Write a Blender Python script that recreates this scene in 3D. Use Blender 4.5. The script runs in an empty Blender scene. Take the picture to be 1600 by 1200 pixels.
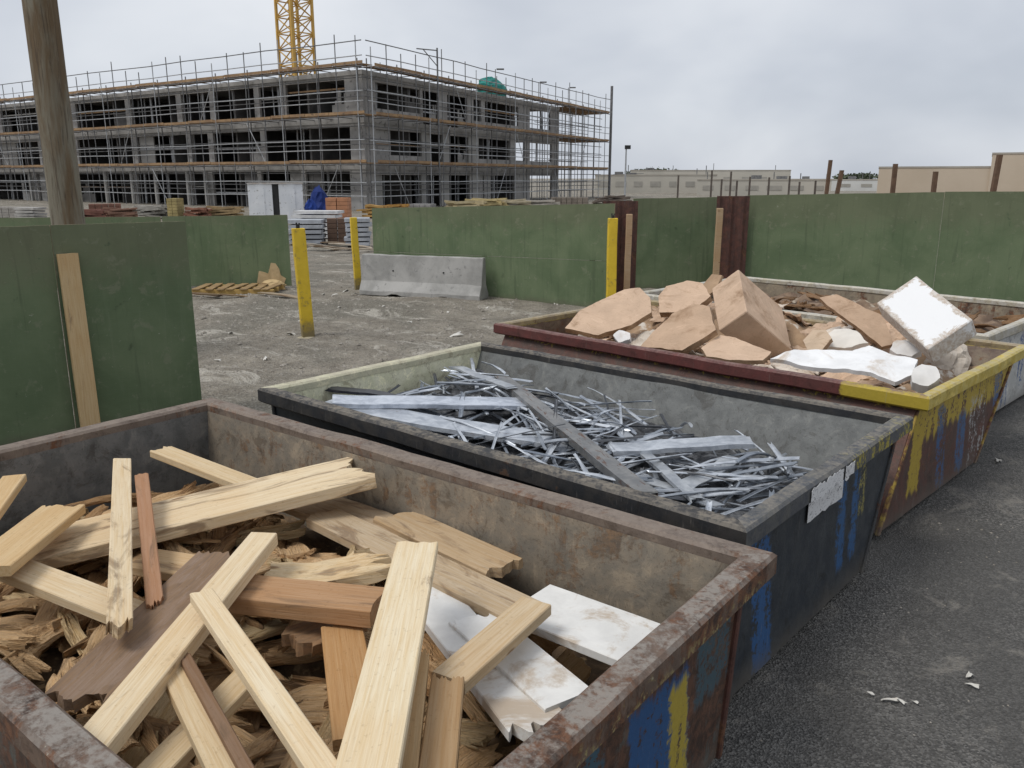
import bpy, bmesh, math, random
from mathutils import Vector, Matrix, noise
random.seed(7)
R = math.radians
scene = bpy.context.scene
# ------------------------------------------------------------------ camera, sky, sun, exposure
F_PX, HORIZON, YAW, CAM_H = 1300.0, 278.0, R(40.25), 2.4
PITCH = math.atan((600 - HORIZON) / F_PX)
cam = bpy.data.cameras.new('camera'); co = bpy.data.objects.new('camera', cam)
scene.collection.objects.link(co); scene.camera = co
cam.sensor_width = 36; cam.lens = F_PX / 1600 * 36; cam.clip_end = 6000; cam.clip_start = .05
co.location = (0, 0, CAM_H); co.rotation_euler = (R(90) - PITCH, 0, YAW)
scene.view_settings.view_transform = 'Standard'; scene.view_settings.look = 'None'
scene.view_settings.exposure = 0.0; scene.view_settings.gamma = 1
SUN_EL, SUN_AZ = R(58), R(205)          # azimuth measured clockwise from +Y
sun = bpy.data.lights.new('sun', 'SUN'); so = bpy.data.objects.new('sun', sun); scene.collection.objects.link(so)
sun.energy = 1.9; sun.angle = R(22); sun.color = (1, .97, .92)
sd = Vector((math.sin(SUN_AZ) * math.cos(SUN_EL), math.cos(SUN_AZ) * math.cos(SUN_EL), math.sin(SUN_EL)))
so.rotation_euler = (-sd).to_track_quat('-Z', 'Y').to_euler()


class NT:
    def __init__(s, nt): s.t = nt; s.n = nt.nodes; s.l = nt.links
    def add(s, ty, **kw):
        n = s.n.new(ty)
        for k, v in kw.items(): setattr(n, k, v)
        return n
    def put(s, sock, v):
        if hasattr(v, 'is_linked') or isinstance(v, bpy.types.NodeSocket): s.l.new(v, sock)
        elif isinstance(v, (tuple, list)) and sock.type == 'RGBA' and len(v) == 3: sock.default_value = (*v, 1)
        else: sock.default_value = v
    def math(s, op, a, b=0.0, clamp=False):
        n = s.add('ShaderNodeMath', operation=op, use_clamp=clamp); s.put(n.inputs[0], a); s.put(n.inputs[1], b); return n.outputs[0]
    def vmath(s, op, a, b=(0, 0, 0)):
        n = s.add('ShaderNodeVectorMath', operation=op); s.put(n.inputs[0], a); s.put(n.inputs[1], b); return n.outputs[0]
    def mapv(s, v, scale=(1, 1, 1), rot=(0, 0, 0), loc=(0, 0, 0)):
        n = s.add('ShaderNodeMapping'); s.put(n.inputs[0], v); n.inputs[1].default_value = loc
        n.inputs[2].default_value = rot; n.inputs[3].default_value = scale; return n.outputs[0]
    def noise(s, v, scale, det=5, rough=.6, dist=0.0):
        n = s.add('ShaderNodeTexNoise'); s.put(n.inputs['Vector'], v); n.inputs['Scale'].default_value = scale
        n.inputs['Detail'].default_value = det; n.inputs['Roughness'].default_value = rough; n.inputs['Distortion'].default_value = dist
        return n.outputs[0]
    def vor(s, v, scale, feat='F1', out=0):
        n = s.add('ShaderNodeTexVoronoi', feature=feat); s.put(n.inputs['Vector'], v); n.inputs['Scale'].default_value = scale; return n.outputs[out]
    def step(s, f, a, b):
        n = s.add('ShaderNodeMapRange', interpolation_type='SMOOTHSTEP'); s.put(n.inputs[0], f)
        n.inputs[1].default_value = a; n.inputs[2].default_value = b; return n.outputs[0]
    def ramp(s, f, stops):
        n = s.add('ShaderNodeValToRGB'); s.put(n.inputs[0], f); e = n.color_ramp.elements
        while len(e) < len(stops): e.new(.5)
        for i, (p, c) in enumerate(stops): e[i].position = p; e[i].color = (*c, 1)
        return n.outputs[0]
    def mix(s, f, a, b, mode='MIX'):
        n = s.add('ShaderNodeMix', data_type='RGBA', blend_type=mode); s.put(n.inputs[0], f); s.put(n.inputs[6], a); s.put(n.inputs[7], b); return n.outputs[2]
    def sep(s, v):
        n = s.add('ShaderNodeSeparateXYZ'); s.put(n.inputs[0], v); return n.outputs
    def comb(s, x, y, z):
        n = s.add('ShaderNodeCombineXYZ'); s.put(n.inputs[0], x); s.put(n.inputs[1], y); s.put(n.inputs[2], z); return n.outputs[0]


w = bpy.data.worlds.new('World'); scene.world = w; w.use_nodes = True
W_ = NT(w.node_tree); W_.n.clear()
sky = W_.add('ShaderNodeTexSky', sky_type='NISHITA'); sky.sun_disc = False; sky.sun_elevation = SUN_EL; sky.sun_rotation = SUN_AZ
b1 = W_.add('ShaderNodeBackground'); W_.put(b1.inputs[0], sky.outputs[0]); b1.inputs[1].default_value = .1
dirv = W_.add('ShaderNodeTexCoord').outputs['Generated']
dz = W_.sep(dirv)
zz = W_.math('ADD', W_.math('MAXIMUM', dz[2], 0), .55)
cv = W_.comb(W_.math('DIVIDE', dz[0], zz), W_.math('DIVIDE', dz[1], zz), 0)
cn = W_.noise(cv, 2.3, 4, .5, .25); cn2 = W_.noise(W_.mapv(cv, loc=(3, 1, 0)), .95, 3, .5)
cf = W_.math('ADD', W_.math('MULTIPLY', cn, .42), W_.math('MULTIPLY', cn2, .58))
ccol = W_.ramp(cf, [(.36, (.45, .49, .56)), (.46, (.57, .605, .67)), (.555, (.70, .73, .78)), (.68, (.82, .84, .875))])
b2 = W_.add('ShaderNodeBackground'); W_.put(b2.inputs[0], ccol); b2.inputs[1].default_value = 1.06
ms = W_.add('ShaderNodeMixShader'); ms.inputs[0].default_value = .93
W_.l.new(b1.outputs[0], ms.inputs[1]); W_.l.new(b2.outputs[0], ms.inputs[2])
W_.l.new(ms.outputs[0], W_.add('ShaderNodeOutputWorld').inputs[0])

# ------------------------------------------------------------------ measuring helpers: a photo pixel and a height give a place
_Fv = Vector((-math.sin(YAW) * math.cos(PITCH), math.cos(YAW) * math.cos(PITCH), -math.sin(PITCH)))
_Rv = Vector((math.cos(YAW), math.sin(YAW), 0)); _Uv = _Rv.cross(_Fv); EYE = Vector((0, 0, CAM_H))
_H = Vector((-math.sin(YAW), math.cos(YAW), 0))
def ray(x, y): return _Fv * F_PX + _Rv * (x - 800) - _Uv * (y - 600)
def P(x, y, z=0.0): d = ray(x, y); return EYE + d * ((z - CAM_H) / d.z)
def at(x, y, dist): d = ray(x, y); return EYE + d * (dist / d.dot(_H))
def onplane(x, y, p0, n): d = ray(x, y); return EYE + d * ((p0 - EYE).dot(n) / d.dot(n))
def px(p): v = p - EYE; q = v.dot(_Fv); return Vector((800 + F_PX * v.dot(_Rv) / q, 600 - F_PX * v.dot(_Uv) / q))


# ------------------------------------------------------------------ object helpers
COL = scene.collection
def tag(o, label=None, cat=None, group=None, kind=None):
    if label: o['label'] = label
    if cat: o['category'] = cat
    if group: o['group'] = group
    if kind: o['kind'] = kind
    return o
def empty(name, loc=(0, 0, 0), rz=0.0):
    o = bpy.data.objects.new(name, None); COL.objects.link(o); o.location = loc; o.rotation_euler = (0, 0, rz); o.empty_display_size = .1; return o
class MB:
    def __init__(s): s.v = []; s.f = []; s.m = []
    def quadlist(s, pts, faces, mi=0):
        b = len(s.v); s.v += [tuple(p) for p in pts]; s.f += [tuple(b + i for i in f) for f in faces]; s.m += [mi] * len(faces)
    def hexa(s, p, mi=0):   # p: 8 points, 4 bottom ccw then 4 top
        s.quadlist(p, [(3, 2, 1, 0), (4, 5, 6, 7), (0, 1, 5, 4), (1, 2, 6, 5), (2, 3, 7, 6), (3, 0, 4, 7)], mi)
    def box(s, c, size, M=None, mi=0):
        x, y, z = size[0] / 2, size[1] / 2, size[2] / 2; c = Vector(c)
        p = [Vector(q) for q in ((-x, -y, -z), (x, -y, -z), (x, y, -z), (-x, y, -z), (-x, -y, z), (x, -y, z), (x, y, z), (-x, y, z))]
        s.hexa([c + (M @ q if M else q) for q in p], mi)
    def tube(s, p, q, r, n=6, mi=0, r2=None, caps=True):
        p, q = Vector(p), Vector(q); d = (q - p).normalized()
        a = d.orthogonal().normalized(); b = d.cross(a); r2 = r if r2 is None else r2
        pts = [p + (a * math.cos(2 * math.pi * i / n) + b * math.sin(2 * math.pi * i / n)) * r for i in range(n)]
        pts += [q + (a * math.cos(2 * math.pi * i / n) + b * math.sin(2 * math.pi * i / n)) * r2 for i in range(n)]
        fs = [(i, (i + 1) % n, n + (i + 1) % n, n + i) for i in range(n)]
        if caps: fs += [tuple(range(n - 1, -1, -1)), tuple(range(n, 2 * n))]
        s.quadlist(pts, fs, mi)
    def mesh(s, name, mats, smooth=False):
        me = bpy.data.meshes.new(name); me.from_pydata(s.v, [], s.f)
        for m in (mats if isinstance(mats, (list, tuple)) else [mats]): me.materials.append(m)
        me.polygons.foreach_set('material_index', s.m); me.polygons.foreach_set('use_smooth', [smooth] * len(s.f)); me.update(); return me
    def build(s, name, mats, parent=None, smooth=False, mat=None):
        o = bpy.data.objects.new(name, s.mesh(name, mats, smooth)); COL.objects.link(o)
        if parent: o.parent = parent
        if mat is not None: o.matrix_world = mat
        return o
def bevel(o, wdt, seg=1):
    m = o.modifiers.new('bevel', 'BEVEL'); m.width = wdt; m.segments = seg; m.limit_method = 'ANGLE'; m.angle_limit = R(40); return o
def fbm(p, s, o=3): return noise.fractal(Vector(p) * s, .9, 2.0, o)
def solid(name, verts_fn): pass

# ------------------------------------------------------------------ materials
def mat(name):
    m = bpy.data.materials.new(name); m.use_nodes = True; t = NT(m.node_tree); t.n.clear()
    o = t.add('ShaderNodeOutputMaterial'); b = t.add('ShaderNodeBsdfPrincipled'); t.l.new(b.outputs[0], o.inputs[0]); return m, t, b
def bump(t, b, h, strength=.3, dist=.01):
    n = t.add('ShaderNodeBump'); n.inputs['Strength'].default_value = strength; n.inputs['Distance'].default_value = dist
    t.put(n.inputs['Height'], h); t.l.new(n.outputs[0], b.inputs['Normal'])
def objc(t): return t.add('ShaderNodeTexCoord').outputs['Object']
def rnd_obj(t, k=31.0):
    i = t.add('ShaderNodeObjectInfo'); c = objc(t); r = t.math('MULTIPLY', i.outputs['Random'], k)
    return t.vmath('ADD', c, t.comb(r, t.math('MULTIPLY', r, 1.7), t.math('MULTIPLY', r, .6))), i

def m_timber(name='timber', rough=False):
    m, t, b = mat(name); v, i = rnd_obj(t)
    g = t.noise(t.mapv(v, (1.1, 34, 34)), 2.4, 6, .7, .5); g2 = t.noise(t.mapv(v, (3, 110, 110)), 1.5, 3, .6)
    st = t.noise(t.mapv(v, (1.2, 4.5, 4.5)), 1.7, 8, .66, 1.0); big = t.noise(v, 2.1, 3, .5)
    base = i.outputs['Color']
    c = t.mix(t.step(g, .35, .7), base, t.mix(1.0, base, (.88, .79, .66), 'MULTIPLY'))
    c = t.mix(t.math('MULTIPLY', t.step(g2, .5, .72), .35), c, t.mix(1.0, base, (.62, .50, .38), 'MULTIPLY'))
    c = t.mix(t.math('MULTIPLY', t.step(big, .45, .75), .35), c, t.mix(1.0, base, (.86, .70, .52), 'MULTIPLY'))
    thr = t.math('SUBTRACT', .665, t.math('MULTIPLY', i.outputs['Alpha'], .30))
    sm = t.step(t.math('SUBTRACT', st, thr), -.03, .09)
    c = t.mix(t.math('MULTIPLY', sm, .70), c, t.mix(t.step(g, .3, .7), (.13, .085, .055), (.27, .17, .095)))
    dn = t.noise(v, 55, 3, .6); c = t.mix(t.math('MULTIPLY', t.step(dn, .60, .72), .30), c, t.mix(1.0, base, (.45, .36, .27), 'MULTIPLY'))
    k = t.vor(t.mapv(v, (2.2, 7, 7)), 1.0); km = t.step(k, .10, .05)
    c = t.mix(t.math('MULTIPLY', km, .7), c, (.16, .075, .03))
    t.put(b.inputs['Base Color'], c); b.inputs['Roughness'].default_value = .78; b.inputs['Specular IOR Level'].default_value = .25
    if rough:
        f = t.noise(t.mapv(v, (2.0, 30, 30)), 1.4, 5, .75, 1.0); cr = t.step(f, .40, .30); c = t.mix(t.math('MULTIPLY', cr, .85), c, (.055, .034, .02)); c = t.mix(t.math('MULTIPLY', t.step(f, .56, .68), .5), c, t.mix(1.0, base, (1.3, 1.3, 1.3), 'MULTIPLY')); t.put(b.inputs['Base Color'], c)
        bump(t, b, t.math('ADD', f, g2), .9, .02); return m
    bump(t, b, t.math('ADD', g, t.math('MULTIPLY', g2, .6)), .35, .006); return m
def m_plain(name, c1, c2, scale=3.0, rough=.8, metal=0.0, bs=.2, bd=.01, det=6, obj_rand=False, c3=None, s3=20):
    m, t, b = mat(name); v = rnd_obj(t)[0] if obj_rand else objc(t)
    n = t.noise(v, scale, det, .62, .3); c = t.mix(t.step(n, .33, .67), c1, c2)
    n3 = t.noise(v, s3, 4, .6)
    if c3: c = t.mix(t.step(n3, .58, .68), c, c3)
    t.put(b.inputs['Base Color'], c); b.inputs['Roughness'].default_value = rough; b.inputs['Metallic'].default_value = metal
    if bs: bump(t, b, t.math('ADD', n, t.math('MULTIPLY', n3, .4)), bs, bd)
    return m
def m_color(name, rough=.8, metal=0.0, scale=6, lo=.7, hi=1.08, bs=.2, stain=None, spec=.3, s0=.52, s1=.70, crease=False):
    m, t, b = mat(name); v, i = rnd_obj(t); n = t.noise(v, scale, 6, .62, .3)
    f = t.math('ADD', lo, t.math('MULTIPLY', t.step(n, .3, .7), hi - lo)); c = t.vmath('MULTIPLY', i.outputs['Color'], t.comb(f, f, f))
    if stain:
        s = t.noise(v, scale * .45, 7, .7, .6); c = t.mix(t.math('MULTIPLY', t.step(s, s0, s1), .8), c, stain)
    if crease:
        w1 = t.noise(t.mapv(v, (1, 2.2, 1.4)), 2.6, 6, .7, 1.6); w3 = t.noise(v, 38, 4, .7)
        c = t.mix(t.math('MULTIPLY', t.step(w1, .55, .66), .5), c, t.mix(1.0, c, (.62, .56, .50), 'MULTIPLY')); c = t.mix(t.math('MULTIPLY', t.step(w1, .43, .34), .45), c, t.mix(1.0, c, (1.25, 1.27, 1.3), 'MULTIPLY'))
        c = t.mix(t.math('MULTIPLY', t.step(w3, .58, .70), .3), c, t.mix(1.0, c, (.6, .55, .5), 'MULTIPLY'))
        bump(t, b, t.math('ADD', w1, t.math('MULTIPLY', w3, .15)), .5, .03)
    t.put(b.inputs['Base Color'], c); b.inputs['Roughness'].default_value = rough; b.inputs['Metallic'].default_value = metal
    b.inputs['Specular IOR Level'].default_value = spec
    if bs and not crease: bump(t, b, n, bs, .01)
    return m
def m_skip(name, paint, paint2, rust=.5, chip=None, chip_amt=.64, seed=0, top=None, marks=(), streak=None, grime=True, gloss=.62, rustc=((.045, .024, .016), (.15, .068, .034))):
    """layered old paint over rusting steel; marks are painted patches in the bin's own coordinates"""
    m, t, b = mat(name); c0 = objc(t); v = t.mapv(c0, loc=(seed * 3.1, seed * 1.7, seed * .9))
    n1 = t.noise(v, 2.6, 8, .68, .5); n2 = t.noise(v, 9, 6, .65, .2); n3 = t.noise(v, 42, 5, .65)
    nv = t.noise(t.mapv(v, (9, 9, .9)), 1.4, 6, .66, .4); n4 = t.noise(v, 17, 6, .7, .8)
    c = t.mix(t.step(n2, .38, .62), paint, paint2)
    if streak: c = t.mix(t.step(nv, .56, .62), c, streak)
    rc = t.mix(t.step(n4, .38, .62), *rustc)
    rm = t.step(t.math('ADD', t.math('MULTIPLY', n1, .55), t.math('ADD', t.math('MULTIPLY', nv, .25), t.math('MULTIPLY', n4, .2))), .80 - rust * .55 - .03, .80 - rust * .55 + .035)
    c = t.mix(rm, c, rc)
    n5 = t.noise(v, 75, 4, .7); n6 = t.noise(v, 5.5, 9, .78, 1.0)
    c = t.mix(t.math('MULTIPLY', t.step(n6, .53, .62), .62), c, t.mix(1.0, c, (.45, .40, .36), 'MULTIPLY')); c = t.mix(t.math('MULTIPLY', t.step(n6, .46, .38), .5), c, t.mix(1.0, c, (1.6, 1.55, 1.48), 'MULTIPLY')); c = t.mix(t.math('MULTIPLY', t.step(n5, .56, .66), .55), c, t.mix(1.0, c, (.5, .46, .42), 'MULTIPLY'))
    for (ax, u0, u1, z0, z1, sl, colr, den) in marks:
        s = t.sep(t.vmath('ADD', c0, t.vmath('MULTIPLY', t.vmath('SUBTRACT', t.comb(n2, n4, nv), (.5, .5, .5)), (.16, .16, .3))))
        u = t.math('ADD', s[ax], t.math('MULTIPLY', t.math('SUBTRACT', s[2], z1), sl)); e = .015
        mk = t.math('MULTIPLY', t.math('MULTIPLY', t.step(u, u0 - e, u0 + e), t.step(u, u1 + e, u1 - e)), t.math('MULTIPLY', t.step(s[2], z0 - e * 2, z0 + e * 2), t.step(s[2], z1 + e * 2, z1 - e * 2)))
        mk = t.math('MULTIPLY', mk, t.step(t.math('ADD', t.math('ADD', t.math('MULTIPLY', n4, .35), t.math('MULTIPLY', n3, .3)), t.math('MULTIPLY', nv, .35)), 1 - den - .02, 1 - den + .02))
        c = t.mix(mk, c, t.mix(t.math('MULTIPLY', n3, .5), colr, t.mix(1.0, colr, (.4, .4, .42), 'MULTIPLY')))
    if chip: c = t.mix(t.step(t.math('ADD', t.math('MULTIPLY', n4, .6), t.math('MULTIPLY', n3, .4)), chip_amt, chip_amt + .03), c, chip)
    if top:
        nz = t.sep(t.add('ShaderNodeNewGeometry').outputs['Normal'])[2]
        na = t.noise(t.mapv(v, (5, 5, 5)), 2.0, 8, .7, .6)
        tm = t.math('MULTIPLY', t.step(nz, .5, .9), t.step(t.math('ADD', t.math('MULTIPLY', na, .6), t.math('MULTIPLY', n3, .4)), .42, .58)); c = t.mix(t.math('MULTIPLY', tm, .85), c, top)
    if grime:
        z = t.sep(c0)[2]; gm = t.math('MULTIPLY', t.step(t.math('ADD', z, t.math('MULTIPLY', n1, .25)), .36, .10), .75); c = t.mix(gm, c, (.12, .105, .085))
    # fine dust and scratches
    sc = t.noise(t.mapv(v, (30, 30, 2.5), (.3, .2, 0)), 2.0, 4, .7); c = t.mix(t.math('MULTIPLY', t.step(sc, .62, .74), .35), c, (.30, .28, .25))
    t.put(b.inputs['Base Color'], c); t.put(b.inputs['Roughness'], t.math('ADD', gloss, t.math('MULTIPLY', rm, .2))); b.inputs['Metallic'].default_value = .1
    bump(t, b, t.math('ADD', t.math('MULTIPLY', n4, .6), t.math('ADD', t.math('MULTIPLY', n3, .3), t.math('MULTIPLY', rm, .25))), .4, .008); return m
def m_ground(name, kind):
    m, t, b = mat(name); v = objc(t)
    n1 = t.noise(v, .35, 6, .6, .4); n2 = t.noise(v, 2.2, 8, .68, .4); n3 = t.noise(v, 28, 6, .7)
    vo = t.vor(v, 95 if kind == 'asphalt' else 45); vc = t.vor(v, 95 if kind == 'asphalt' else 45, out=1)
    tone = t.math('MULTIPLY', t.sep(vc)[0], 1.0)
    if kind == 'asphalt':
        c = t.mix(t.step(n2, .3, .7), (.066, .063, .058), (.112, .107, .098)); c = t.mix(t.math('MULTIPLY', t.step(tone, .45, 1.0), .7), c, (.22, .21, .195))
        c = t.mix(t.math('MULTIPLY', t.step(tone, .35, 0), .6), c, (.025, .024, .023))
        wet = t.step(n1, .46, .54); c = t.mix(t.math('MULTIPLY', wet, .55), c, (.055, .051, .045))
        sp = t.noise(t.mapv(v, (1.5, 1, 1), loc=(4, 9, 0)), 1.3, 9, .75, .6); c = t.mix(t.math('MULTIPLY', t.step(sp, .54, .64), .6), c, (.24, .22, .19))
        t.put(b.inputs['Roughness'], t.math('SUBTRACT', .85, t.math('MULTIPLY', wet, .2)))
        bump(t, b, t.math('ADD', t.math('MULTIPLY', vo, 1.0), t.math('MULTIPLY', n3, .5)), .8, .012)
    else:
        c = t.mix(t.step(n2, .3, .7), (.165, .142, .11), (.32, .285, .23))
        c = t.mix(t.math('MULTIPLY', t.step(n1, .47, .58), .72), c, (.15, .138, .108))
        lt = t.noise(t.mapv(v, (.7, 1.3, 1), loc=(7, 2, 0)), .9, 10, .78, .8); c = t.mix(t.math('MULTIPLY', t.step(lt, .53, .62), .8), c, (.50, .465, .40))
        c = t.mix(t.math('MULTIPLY', t.step(tone, .6, 1.0), .45), c, (.33, .31, .275)); c = t.mix(t.math('MULTIPLY', t.step(tone, .3, 0), .5), c, (.06, .054, .045))
        b.inputs['Roughness'].default_value = .92
        bump(t, b, t.math('ADD', t.math('MULTIPLY', vo, .8), t.math('ADD', n3, t.math('MULTIPLY', n2, 2.0))), .8, .03)
    t.put(b.inputs['Base Color'], c); return m
def m_ply(name, seed, stain_top=.0):
    m, t, b = mat(name); c0 = objc(t); v = t.mapv(c0, loc=(seed * 2.3, seed, seed * .7))
    n1 = t.noise(v, 1.1, 7, .62, .5); n2 = t.noise(v, 6, 7, .7, .4); n3 = t.noise(t.mapv(v, (3, 3, 45)), 1.6, 5, .65); n4 = t.noise(v, 30, 4, .6)
    c = t.mix(t.step(n1, .35, .68), (.105, .145, .078), (.150, .190, .108))
    c = t.mix(t.math('MULTIPLY', t.step(n3, .5, .72), .30), c, (.135, .175, .105))
    sv = t.noise(t.mapv(v, (7, 7, .35)), 1.6, 6, .7, .5); c = t.mix(t.math('MULTIPLY', t.step(sv, .54, .68), .42), c, (.060, .080, .048)); c = t.mix(t.math('MULTIPLY', t.step(sv, .44, .33), .18), c, (.19, .22, .145))
    z = t.sep(c0)[2]
    gm = t.math('MULTIPLY', t.step(t.math('ADD', z, t.math('MULTIPLY', n2, .9)), 1.7, 2.25), .8 * (.4 + stain_top)); c = t.mix(gm, c, (.15, .145, .095))
    c = t.mix(t.math('MULTIPLY', t.step(n2, .57, .66), .5), c, (.20, .215, .145)); c = t.mix(t.math('MULTIPLY', t.step(n2, .37, .28), .55), c, (.045, .060, .038))
    sc = t.noise(v, 13, 8, .78, 1.4); c = t.mix(t.math('MULTIPLY', t.step(sc, .63, .67), .7), c, (.30, .31, .24)); c = t.mix(t.math('MULTIPLY', t.step(sc, .335, .31), .7), c, (.05, .045, .035))
    c = t.mix(t.math('MULTIPLY', t.step(t.math('ADD', z, t.math('MULTIPLY', n2, .25)), .27, .08), .7), c, (.12, .11, .08))
    t.put(b.inputs['Base Color'], c); b.inputs['Roughness'].default_value = .8; b.inputs['Specular IOR Level'].default_value = .2
    bump(t, b, t.math('ADD', n3, t.math('MULTIPLY', n4, .6)), .25, .005); return m

TIMBER = m_timber(); ROUGHWOOD = m_timber('splintered_wood', True)
PLY_EDGE = m_plain('plywood_edge', (.34, .26, .16), (.20, .16, .11), 12, .85)
CONC = m_plain('barrier_concrete', (.27, .265, .25), (.40, .39, .37), 2.2, .9, 0, .4, .012, c3=(.25, .245, .235), s3=11)
CONC_B = m_plain('building_concrete', (.27, .262, .25), (.40, .39, .375), .5, .92, 0, .1, .02, c3=(.17, .165, .16), s3=2.2)
CONC_L = m_plain('pale_blockwork', (.30, .295, .28), (.37, .36, .34), .6, .92, 0, .1, .02)
CONC_D = m_plain('shaded_inner_concrete', (.07, .068, .066), (.14, .135, .13), .6, .95, 0, 0)  # darker than the facade concrete: dim interior shade put into the colour
GALV = m_plain('scaffold_tube', (.33, .34, .35), (.45, .46, .47), 3, .5, .35, 0)
GALV_D = m_plain('dark_scaffold_tube', (.12, .12, .125), (.20, .20, .20), 3, .6, .3, 0)
DECK = m_plain('scaffold_boards', (.22, .135, .075), (.34, .22, .115), .9, .9, 0, 0, c3=(.13, .09, .06), s3=4)
YELLOW = m_plain('yellow_post_paint', (.62, .42, .02), (.72, .50, .03), 5, .6, 0, .2, .004, c3=(.40, .28, .05), s3=9)
def muddy(m):
    t = NT(m.node_tree); b = [n for n in t.n if n.type == 'BSDF_PRINCIPLED'][0]; src = b.inputs['Base Color'].links[0].from_socket; v = objc(t); z = t.sep(v)[2]; n = t.noise(v, 9, 6, .7, .5)
    c = t.mix(t.math('MULTIPLY', t.step(t.math('SUBTRACT', z, t.math('MULTIPLY', n, .5)), .12, -.16), .85), src, (.13, .11, .08)); sc = t.noise(t.mapv(v, (1, 1, .35), loc=(2, 5, 1)), 11, 7, .75, .8); c = t.mix(t.math('MULTIPLY', t.step(sc, .60, .66), .75), c, (.20, .17, .11))
    t.put(b.inputs['Base Color'], c)
muddy(YELLOW)
CRANE = m_plain('crane_yellow', (.46, .27, .05), (.56, .34, .075), 2, .55, 0, 0)
WHITEP = m_plain('white_container_paint', (.68, .70, .72), (.78, .79, .80), 1.2, .6, 0, 0, c3=(.42, .42, .40), s3=5)
DARK = m_plain('black_and_gap_shade', (.02, .02, .02), (.03, .03, .03), 3, .9, 0, 0)  # black parts, also painted shade for the door gap and barrier holes
RUSTP = m_skip('rusty_sheet', (.105, .042, .03), (.07, .032, .024), .45, (.16, .13, .10), .67, 21, grime=False)
COLR = m_color('site_materials', .8, 0, 2.5, .75, 1.1, 0)
CARD = m_color('cardboard', .85, 0, 4, .88, 1.05, .12, (.30, .19, .115), .2, .54, .70, True)
FOAM = m_color('white_foam', .8, 0, 5, .88, 1.03, .25, (.46, .36, .26), .25)
WBOARD = m_color('white_board', .6, 0, 6, .84, 1.02, .08, (.42, .32, .22), .3, .50, .62)
BEIGE = m_plain('beige_render', (.48, .395, .30), (.54, .45, .35), .12, .9, 0, 0)
BEIGE2 = m_plain('pale_roof', (.42, .40, .35), (.50, .47, .41), .1, .9, 0, 0)
def m_metal():
    m, t, b = mat('galvanised_scrap'); v, i = rnd_obj(t); n = t.noise(v, 9, 6, .65, .4); n2 = t.noise(t.mapv(v, (3, 14, 14)), 2, 6, .7, .6)
    c = t.mix(t.step(n, .35, .65), i.outputs['Color'], t.mix(1.0, i.outputs['Color'], (.62, .64, .67), 'MULTIPLY'))
    thr = t.math('SUBTRACT', .82, t.math('MULTIPLY', i.outputs['Alpha'], .42)); rm = t.step(t.math('SUBTRACT', n2, thr), -.03, .06); c = t.mix(t.math('MULTIPLY', rm, .85), c, (.15, .085, .06))
    t.put(b.inputs['Base Color'], c); b.inputs['Metallic'].default_value = .45; t.put(b.inputs['Roughness'], t.math('ADD', .36, t.math('MULTIPLY', rm, .4)))
    bump(t, b, n, .15, .005); return m
METAL = m_metal()

# ------------------------------------------------------------------ ground
def gz(x, y):
    far = max(0, min(1, (math.hypot(x + 8, y - 9) - 26) / 20))
    k = max(0, min(1, (-1.9 - x) / 1.5))
    return ((fbm((x, y, 3.3), .45, 4) * .045 + fbm((x * .6, y, 8.1), 2.2, 4) * .036 + fbm((x, y, 1.7), 6, 2) * .014) * (1 - far)) * k - .012 * (1 - k)
def axis(lo, hi, fine0, fine1, step, big):
    a = []; x = fine0
    while x <= fine1: a.append(x); x += step
    s = step; x = fine1
    while x < hi: s *= big; x += s; a.append(x)
    s = step; x = fine0
    while x > lo: s *= big; x -= s; a.insert(0, x)
    return a
xs = axis(-2500, 2500, -21, 0, .12, 1.5); ys = axis(-2500, 2500, 2, 19, .12, 1.5)
mb = MB(); mb.v = [(x, y, gz(x, y)) for y in ys for x in xs]; nx = len(xs)
mb.f = [(j * nx + i, j * nx + i + 1, (j + 1) * nx + i + 1, (j + 1) * nx + i) for j in range(len(ys) - 1) for i in range(nx - 1)]; mb.m = [0] * len(mb.f)
tag(mb.build('ground', m_ground('yard_dirt', 'dirt'), smooth=True), kind='structure')
mb = MB(); ax_ = [-1.75 + .25 * i for i in range(60)]; ay_ = [-6 + .25 * i for i in range(96)]
mb.v = [(x + (fbm((y, 0, 0), .8) * .15 if i == 0 else 0), y, .004 + (0 if i == 0 else .006 + fbm((x, y, 5), .6, 3) * .006)) for y in ay_ for i, x in enumerate(ax_)]; nx = len(ax_)
mb.f = [(j * nx + i, j * nx + i + 1, (j + 1) * nx + i + 1, (j + 1) * nx + i) for j in range(len(ay_) - 1) for i in range(nx - 1)]; mb.m = [0] * len(mb.f)
tag(mb.build('road', m_ground('worn_asphalt', 'asphalt'), smooth=True), kind='structure')
# loose stones
def stone(mb, p, s):
    q = [Vector(d) * s * random.uniform(.6, 1.2) for d in ((1, 0, 0), (0, 1, 0), (-1, 0, 0), (0, -1, 0), (0, 0, .7))]
    a = random.random() * 6.3; M = Matrix.Rotation(a, 3, 'Z'); mb.quadlist([Vector(p) + M @ k for k in q], [(0, 1, 4), (1, 2, 4), (2, 3, 4), (3, 0, 4)])
mb = MB()
for k in range(5200):
    if k < 3600: x, y = random.uniform(-17, -4.8), random.uniform(5.5, 14.5)
    else: x, y = random.uniform(-1.3, 1.8), random.uniform(2.5, 11)
    if -5.9 < x < -1.36 and 3 < y < 12: continue
    stone(mb, (x, y, (gz(x, y) if x < -3 else .006)), random.choice([.008, .012, .014, .02, .03, .045] if x < -3 else [.004, .006, .008, .012]))
tag(mb.build('gravel', m_plain('loose_stone', (.18, .16, .13), (.36, .33, .29), 14, .9, 0, 0)), 'loose grey stones scattered over the dirt yard and the tarmac', 'gravel', kind='stuff')

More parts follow.
